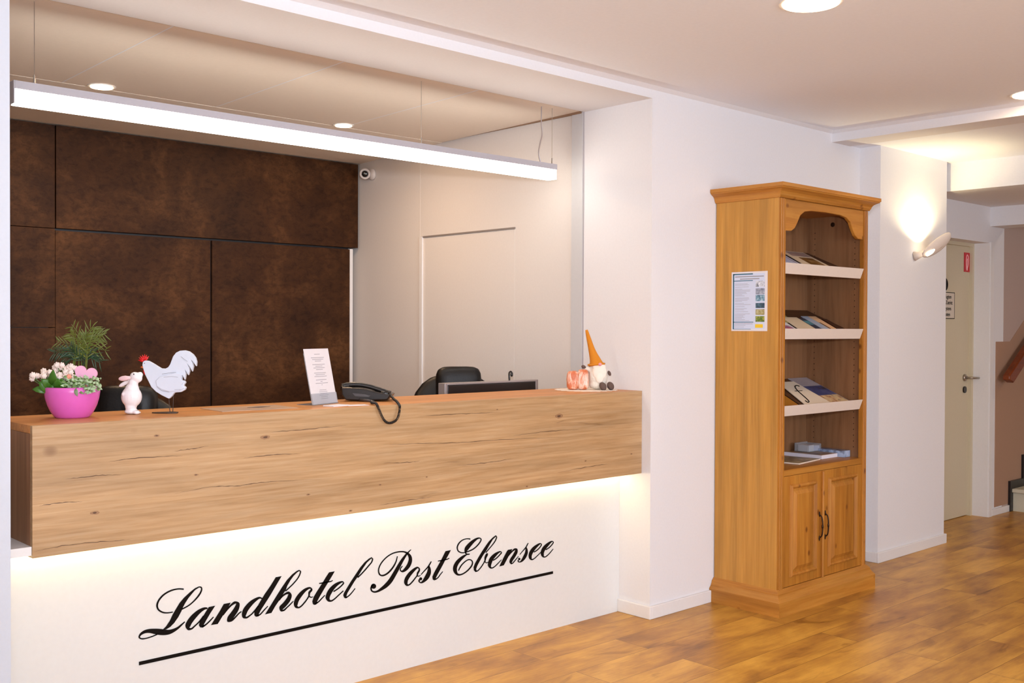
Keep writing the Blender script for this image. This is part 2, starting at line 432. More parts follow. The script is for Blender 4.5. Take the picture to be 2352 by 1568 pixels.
# reveal lining on the right of the door, with a thin architrave
struct('reveal_lining', MB().box(4.03, 4.047, .075, .2, 0, 2.055).box(4.035, 4.085, .066, .08, 0, 2.06), M['trimw'], d2)
hd = MB(); hd.lathe([(.026, 0), (.026, .012), (.02, .016)], (0, 0, 0), 20, Matrix.Translation((3.93, .215, 1.045)) @ Matrix.Rotation(PI/2, 4, 'X'))
hd.tube([(3.93, .2, 1.045), (3.93, .165, 1.045), (3.94, .15, 1.045), (4.0, .148, 1.043), (4.05, .15, 1.042)], .009, 10)
struct('door_handle', hd, M['chrome'], d2, smooth=True)
struct('keyhole', MB().lathe([(.025, 0), (.025, .01)], (0, 0, 0), 20, Matrix.Translation((3.93, .215, .955)) @ Matrix.Rotation(PI/2, 4, 'X')), M['phone'], d2)
# inner office
struct('wall_office_right', MB().box(0, .12, .448, 2.62, 0, SO+.2), M['inner'])
struct('wall_office_back', MB().box(-4.6, .12, 2.56, 2.7, 0, SO+.2), M['inner'])
struct('wall_office_left', MB().box(-4.7, -4.6, .448, 2.7, 0, SO+.2), M['inner'])
# office ceiling: panelled part, a fine open joint, then a strip that falls a little to the back wall
struct('ceiling_office', MB().prism([(.460, SO+.006), (1.592, SO-.012), (1.592, SO+.1), (.460, SO+.1)], -4.6, -.010, 'X'), M['ceil_in'])
struct('ceiling_office_back', MB().prism([(1.602, SO-.012), (2.56, SO-.046), (2.56, SO+.1), (1.602, SO+.1)], -4.6, 0, 'X'), M['ceil_in'])
jm = plain('joint_shadow', (146, 116, 92), .9)
struct('joint_shade', MB().box(-4.6, -.0, .4485, .4595, SO+.003, SO+.02).box(-.0095, -.0002, .46, 1.592, SO-.006, SO+.02).box(-4.6, -.0, 1.5925, 1.6015, SO-.008, SO+.02), jm)  # brown strips in the open joints, their shade put into the colour
struct('ceiling_void', B(-4.7, .12, .44, 2.7, SO+.11, SO+.2), M['blackgap'])
jt = MB()
for x in (-2.95, -2.2, -1.45, -.7): jt.prism([(.46, SO+.0052), (1.59, SO-.0125), (1.59, SO-.0115), (.46, SO+.0062)], x-.002, x+.002, 'X')
struct('trim_8', jt, M['ceil'])
# jamb profile at the right end of the opening
struct('trim_9', MB().box(-.006, .0, .452, .53, 1.0, SO), M['jamb'])
struct('trim_10', MB().box(-.003, .0, .446, .452, 1.0, SO), plain('jamb_joint', (172, 166, 168), .6))
# door in the office side wall
d1 = struct('door_1', MB().box(-.0012, .0, .965, 1.775, .01, 1.948), M['inner'])
struct('door_lining', MB().box(-.012, .0, 1.775, 1.80, 0, 1.955), M['trimw'], d1)
struct('door_head_gap', MB().box(-.007, .0, .96, 1.79, 1.948, 1.957), plain('door_head_shadow_gap', (132, 122, 116), .7), d1)
struct('trim_11', MB().box(-.0012, 0, 1.806, 1.809, 1.957, 2.44), M['inner'])
# baseboards
def base(name, *bx):
    m = MB()
    for b in bx: m.box(*b)
    struct(name, m, M['trimw'], bevel=.003)
base('baseboard_reveal', (-.014, 0, -.014, .196, 0, .062))
base('baseboard_front', (0, .478, -.014, 0, 0, .062), (1.412, 1.969, -.014, 0, 0, .062))
base('baseboard_pillar', (1.955, 1.969, -.135, -.014, 0, .062), (1.955, 2.864, -.149, -.135, 0, .062), (2.85, 2.864, -.135, .08, 0, .062))
base('baseboard_stairwell', (4.09, 4.43, .066, .08, 0, .05))
base('baseboard_left', (-7, -2.919, -.014, 0, 0, .062))
# the rest of the foyer, behind and beside the visitor
struct('wall_west', B(-7.2, -7, -7, .448, 0, CE+.1), M['wall'])
wr = MB(); xs = [(-5.9, -4.1), (-3.4, -1.6), (-.9, .9)]
prev = -7.2
for a, b_ in xs: wr.box(prev, a, -7.2, -7, 0, CE+.1); wr.box(a, b_, -7.2, -7, 0, .75); wr.box(a, b_, -7.2, -7, 2.3, CE+.1); prev = b_
wr.box(prev, 8, -7.2, -7, 0, 3.7)
struct('wall_rear', wr, M['wall'])
for i, (a, b_) in enumerate(xs):
    w = MB(); t = .05
    for q in ((a, b_, .75, .75+t), (a, b_, 2.3-t, 2.3), (a, a+t, .75, 2.3), (b_-t, b_, .75, 2.3), ((a+b_)/2-t/2, (a+b_)/2+t/2, .75, 2.3)):
        w.box(q[0], q[1], -7.12, -7.06, q[2], q[3])
    struct('window_%d' % (i+1), w, M['trimw'])
struct('wall_east', B(8, 8.2, -7.2, .3, 0, 3.7), M['wall'])

# stairs beyond the passage
st = thing('staircase', 'pale stone steps with a black stone skirting climbing beyond the passage', 'stairs', (4.48, -.5, 0))
for i in range(3):
    x = 4.46+.27*i; z = .175*i
    m = MB(); m.box(x, x+.27, -1.2, .06, 0 if i == 0 else z, z+.145)
    part('riser', m, M['step'], st, world=True)
    m = MB(); m.box(x-.025, x+.27, -1.2, .06, z+.1455, z+.175)
    part('tread', m, M['step'], st, world=True, bevel=.006)
sk = MB().prism([(4.41, 0), (4.41, .235), (4.66, .235), (4.66, .42), (4.93, .42), (4.93, .6), (5.3, .6), (5.3, 0)], .058, .0765, 'Y')
part('skirting', sk, M['skirt'], st, world=True)
hr = MB(); sl = .6; a0 = Vector((4.17, -.005, 1.05)); 
hr.prism([(4.155, 1.03), (4.23, 1.005), (5.6, 1.855), (5.6, 1.935), (4.155, 1.062)], -.03, .025, 'Y')
solo('handrail', hr, M['rail'], 'reddish brown wooden handrail rising along the stairwell wall', 'handrail', bevel=.008)
bpy.data.objects['handrail']['label'] = 'reddish brown wooden handrail rising along the stairwell wall'
hb = bpy.data.objects['handrail']
mbk = MB().tube([(4.7, .0, 1.3), (4.7, .03, 1.27), (4.7, .077, 1.27)], .008, 8)
o = part('bracket', mbk, M['chrome'], hb, world=True)

# signs on the back door
sg = thing('fire_hose_sign', 'small red sign with a pale hose pictogram at the top of the back door', 'sign', (3.955, .213, 1.84))
part('plate', MB().box(3.905, 4.0, .2115, .2145, 1.84, 1.985), M['signred'], sg, world=True)
pg = bez([(3.945, 0, 1.86), (3.938, 0, 1.9), (3.94, 0, 1.945), (3.952, 0, 1.968), (3.968, 0, 1.96), (3.975, 0, 1.93), (3.97, 0, 1.895), (3.958, 0, 1.868), (3.95, 0, 1.856)], 5)
m = MB(); m.tube([(p.x, .2105, p.z) for p in pg], .003, 6); m.ell((3.953, .2105, 1.858), (.009, .002, .009)); m.tube([(3.957, .2105, 1.94), (3.951, .2105, 1.87)], .0025, 6)
part('pictogram', m, M['signwhite'], sg, world=True)
bd = MB().lathe([(.048, 0), (.048, .006), (.042, .008)], (0, 0, 0), 28, Matrix.Translation((3.585, .214, 1.735)) @ Matrix.Rotation(PI/2, 4, 'X'))
solo('round_sticker', bd, M['ink'], 'round black disc on the back door above the framed notice', 'sticker')
ns = thing('door_notice', 'framed German no entry notice on the back door below the black disc', 'sign', (3.6, .213, 1.485))
part('plate', MB().box(3.45, 3.75, .2115, .2145, 1.485, 1.68), M['signpaper'], ns, world=True)
f_ = MB(); 
for q in ((3.45, 3.75, 1.675, 1.68), (3.45, 3.75, 1.485, 1.49), (3.45, 3.454, 1.485, 1.68), (3.746, 3.75, 1.485, 1.68)): f_.box(q[0], q[1], .2105, .2115, q[2], q[3])
part('border', f_, M['ink'], ns, world=True)
for i, tx in enumerate(('Unbefugten', 'ist der Zutritt', 'strengstens', 'verboten')):
    M4 = Matrix.Translation((0, -.003, .149-.043*i)) @ Matrix.Rotation(PI/2, 4, 'X')
    text_mesh('lettering', tx, .04, M['ink'], ns, M4)

# ------------------------------------------------------------------ lights in view
lm = thing('pendant_lamp', 'long slim white linear pendant lamp glowing above the reception counter', 'lamp', (-1.445, .53, 2.157))
X0, X1, YA, YB, Z0, Z1 = -2.75, -.142, .50, .56, 2.157, 2.233
part('housing', MB().box(X0+.004, X1-.004, YA, YB, 2.2055, Z1), M['alu'], lm, world=True)
part('diffuser', MB().box(X0+.01, X1-.004, YA+.001, YB-.001, Z0, 2.205), M['diff'], lm, world=True)
part('end_cap', MB().box(X0, X0+.0035, YA, YB, Z0, Z1), M['alu'], lm, world=True)
part('end_cap', MB().box(X1-.0035, X1, YA, YB, 2.2055, Z1), M['alu'], lm, world=True)
for x in (-2.68, -1.0-.005, -.17):
    m = MB().tube([(x, .51, 2.233), (x, .51, SO+.004)], .0012, 6); m.tube([(x, .51, 2.233), (x, .51, 2.262)], .0035, 8)
    part('suspension_wire', m, M['chrome'], lm, world=True)
cdp = bez([(-.235, .52, SO+.004), (-.237, .52, 2.44), (-.23, .52, 2.38), (-.245, .52, 2.33), (-.255, .52, 2.28), (-.24, .52, 2.234)], 6)
part('power_cord', MB().tube(cdp, .0028, 8), M['silver'], lm, world=True)
def downlight(name, x, y, z, r, label, group=None):
    t = thing(name, label, 'ceiling light', (x, y, z-.003), 0, group)
    m = MB(); seg = 36
    m.lathe([(r, 0), (r+.012, 0), (r+.012, .003), (r, .003)], (0, 0, 0), seg); part('rim', m, M['trimw'], t)
    part('lens', MB().lathe([(r-.001, -.004), (r-.001, .003)], (0, 0, 0), seg), M['spot'], t)
def ring_light(*a, **k): downlight(*a, **k)
downlight('recessed_spotlight', -2.04, 1.545, SO-.012, .05, 'small recessed round spotlight in the office ceiling above the left of the linear lamp')
downlight('recessed_spotlight', -.73, 1.545, SO-.012, .045, 'small recessed round spotlight in the office ceiling near the middle of the linear lamp')
downlight('ceiling_downlight', -.6, -1.22, CE, .1, 'large round glowing downlight in the foyer ceiling at the top edge of the picture')
downlight('ceiling_downlight', 1.48, -1.2, CE, .1, 'large round glowing downlight in the foyer ceiling near the right edge')

# wall sconce on the pillar
sc = thing('wall_sconce', 'white scoop-shaped wall lamp shining up the pillar beside the cabinet', 'wall lamp', (2.42, -.137, 1.87))
_a = (ax_r*.79+ax_u*.613).normalized(); _n = (-ax_r*.45+ax_u*.6+ax_f*.62); _n = (_n-_a*_n.dot(_a)).normalized(); _b = _n.cross(_a)
XF = Matrix(((_a.x, _b.x, _n.x, 2.482), (_a.y, _b.y, _n.y, -.238), (_a.z, _b.z, _n.z, 1.936), (0, 0, 0, 1)))
m = MB(); N = 32; rings = []
for j in range(9):
    q = j/8; r_ = 1-.0*q; rings.append([(math.cos(2*PI*i/N)*.112*(math.cos(q*PI/2*.999)), math.sin(2*PI*i/N)*.056*(math.cos(q*PI/2*.999)), -.04*math.sin(q*PI/2)) for i in range(N)])
prev = None
for rg in rings:
    cur = [m.bm.verts.new(XF @ Vector(p)) for p in rg]
    if prev:
        for i in range(N): m.bm.faces.new((prev[i], prev[(i+1) % N], cur[(i+1) % N], cur[i]))
    prev = cur
part('shade', m, M['sconce'], sc, world=True, smooth=True, solid=.004)
m = MB().tube([(2.405, -.137, 1.865), (2.41, -.16, 1.87), (2.43, -.19, 1.885)], [.03, .022, .014], 14)
part('wall_mount', m, M['sconce'], sc, world=True, smooth=True)
m = MB().ell((0, 0, 0), (.04, .015, .006))
for v in m.bm.verts: v.co = XF @ (v.co+Vector((-.062, -.016, -.0315)))
part('glass_insert', m, M['bulb'], sc, world=True, smooth=True, label='glowing glass slot in the shade')
_bp = XF @ Vector((-.01, -.012, -.016))
part('bulb', MB().ell(tuple(_bp), (.011, .011, .011)), M['bulb'], sc, world=True, smooth=True)

# security camera
sv = thing('security_camera', 'small white dome security camera high on the office side wall', 'camera', (-.0, 2.32, 2.38))
part('mount', MB().lathe([(.036, 0), (.036, .012), (.03, .02)], (0, 0, 0), 24, Matrix.Translation((-.0005, 2.3, 2.385)) @ Matrix.Rotation(-PI/2, 4, 'Y')), M['camw'], sv, world=True, smooth=True)
dirc = (CAM-Vector((-.045, 2.32, 2.385))).normalized(); q = dirc.to_track_quat('Z', 'Y').to_matrix().to_4x4()
bdm = Matrix.Translation((-.052, 2.315, 2.385)) @ q
hsg = part('housing', MB().lathe([(.026, -.03), (.034, -.01), (.036, .01), (.031, .022), (.026, .022), (.022, .012)], (0, 0, 0), 28, bdm), M['camw'], sv, world=True, smooth=True)
part('lens', MB().lathe([(.021, .013), (.02, .019), (.012, .0225)], (0, 0, 0), 24, bdm), M['lens'], hsg, world=True, smooth=True)

# ------------------------------------------------------------------ brown panelled wall unit
pw = thing('panelled_wall_unit', 'dark rust-brown panelled wall unit with sliding doors behind the counter', 'wall unit', (-1.2, 2.5, 0))
part('upper_panel', MB().box(-1.927, -.018, 2.44, 2.555, 1.921, 2.462), M['patina'], pw, world=True, bevel=.002)
for z0, z1 in ((1.9205, 2.462), (1.3985, 1.9175), (.02, 1.3955)):
    part('side_panel', MB().box(-2.9, -1.9305, 2.448, 2.555, z0, z1), M['patina'], pw, world=True, bevel=.001)
part('sliding_door', MB().box(-1.927, -1.047, 2.452, 2.5, .02, 1.909), M['patina'], pw, world=True)
part('sliding_door', MB().box(-1.035, -.074, 2.452, 2.5, .02, 1.909), M['patina'], pw, world=True)
part('shadow_gap', MB().box(-1.93, -.074, 2.4705, 2.555, .02, 1.9205), M['blackgap'], pw, world=True)
part('edge_profile', MB().box(-.0735, -.05, 2.452, 2.5, .02, 1.912), M['trimw'], pw, world=True, label='white edge strip of the unit')

# ------------------------------------------------------------------ reception counter
dk = thing('reception_counter', 'long reception counter with a floating oak box over a white lettered base', 'counter', (-1.42, .25, 0))
W0, W1, YD, YK, ZU, ZT = -2.84, -.0005, .054, .462, .70, 1.101
CRACKS = [[(-2.838, 0.72), (-2.743, 0.727), (-2.635, 0.723), (-2.537, 0.717)], [(-2.39, 0.85), (-2.266, 0.859), (-2.16, 0.853), (-2.051, 0.855), (-1.817, 0.844)], [(-1.562, 0.719), (-1.415, 0.723), (-1.283, 0.721)], [(-1.542, 0.949), (-1.373, 0.943), (-1.17, 0.932), (-0.852, 0.925), (-0.53, 0.912)], [(-1.542, 0.881), (-1.437, 0.873), (-1.361, 0.873)], [(-2.136, 0.947), (-2.033, 0.949), (-1.909, 0.945)], [(-2.82, 0.857), (-2.769, 0.86), (-2.69, 0.857)], [(-2.39, 0.99), (-2.329, 0.994), (-2.266, 0.999)], [(-1.373, 1.052), (-1.147, 1.049), (-0.929, 1.045)], [(-1.17, 0.839), (-1.002, 0.836), (-0.852, 0.842)], [(-2.607, 0.974), (-2.494, 0.978), (-2.36, 0.973)], [(-0.853, 0.94), (-0.641, 0.945), (-0.444, 0.941)], [(-0.585, 0.756), (-0.385, 0.764), (-0.235, 0.767)], [(-2.034, 1.031), (-1.891, 1.031), (-1.703, 1.037)], [(-2.743, 0.931), (-2.649, 0.933), (-2.566, 0.929)]]
KNOTS = [(-2.051, 1.014, 0.015), (-1.876, 0.793, 0.0067), (-1.556, 0.797, 0.0067), (-1.692, 0.7, 0.0067), (-2.652, 0.817, 0.0117), (-0.949, 1.057, 0.005), (-0.575, 1.009, 0.02), (-0.078, 0.8, 0.0067), (-0.773, 0.659, 0.0067), (-0.4, 0.793, 0.0067), (-2.45, 1.046, 0.0083), (-2.313, 0.905, 0.0067), (-1.328, 0.806, 0.005)]

fp = part('front_panel', MB().box(W0, W1, YD, YD+.0195, ZU, ZT), M['oak'], dk, world=True, bevel=.0012)
# long drying cracks and knots of the oak decor: darker faces of the panel's own mesh
fp.data.materials.append(M['crack']); fp.data.materials.append(M['knot'])
bmx = bmesh.new(); bmx.from_mesh(fp.data); rc = random.Random(11); off = dk.location
for c in CRACKS:
    p = bez([(x, 0, z) for x, z in c], 9); n = len(p); up_, dn_ = [], []
    for i, q in enumerate(p):
        w = .0021*math.sin(PI*(i+.4)/(n-.2))*(.55+.9*rc.random()); j = rc.uniform(-.0012, .0012)
        up_.append(bmx.verts.new((q.x-off.x, YD-.00025-off.y, q.z+j+w*.5))); dn_.append(bmx.verts.new((q.x-off.x, YD-.00025-off.y, q.z+j-w*.5)))
    for i in range(n-1):
        f = bmx.faces.new((dn_[i], dn_[i+1], up_[i+1], up_[i])); f.material_index = 1
for x, z, r_ in KNOTS:
    if z-r_ < ZU+.004: z = ZU+.006+r_
    for s_, mi, dy in ((1, 2, .0002), (.45, 1, .0003)):
        vs = [bmx.verts.new((x-off.x+math.cos(2*PI*i/14)*r_*s_*1.3*rc.uniform(.8, 1.15), YD-dy-off.y, z+math.sin(2*PI*i/14)*r_*s_*.5*rc.uniform(.8, 1.15))) for i in range(14)]
        f = bmx.faces.new(vs); f.material_index = mi
bmx.to_mesh(fp.data); bmx.free()
part('countertop', MB().box(W0, W1, YD+.020, YK, ZT-.025, ZT), M['oak_top'], dk, world=True, bevel=.0012)
part('end_panel', MB().box(W0, W0+.02, YD+.0225, YK, ZU, ZT-.0255), M['oak_end'], dk, world=True)
part('back_panel', MB().box(W0+.0205, W1, YK-.02, YK, ZU, ZT-.0255), M['oak_end'], dk, world=True)
part('underside', MB().box(W0+.0205, W1, YD+.0225, YK-.0205, ZU, ZU+.02), M['lacq'], dk, world=True)
part('base_panel', MB().box(-2.9185, W1, .196, .216, .0, ZU-.0005), M['lacq'], dk, world=True)
part('filler_shelf', MB().box(-2.9185, W0-.0005, .06, .44, .708, .735), M['trimw'], dk, world=True, label='white filler shelf between counter and left wall')
part('led_strip', MB().box(-2.88, -.02, .172, .184, ZU-.008, ZU-.0005), M['led'], dk, world=True, label='warm glowing light strip under the oak box')
part('work_top', MB().box(-2.9, -.01, .463, .78, .72, .745), M['lacq'], dk, world=True)

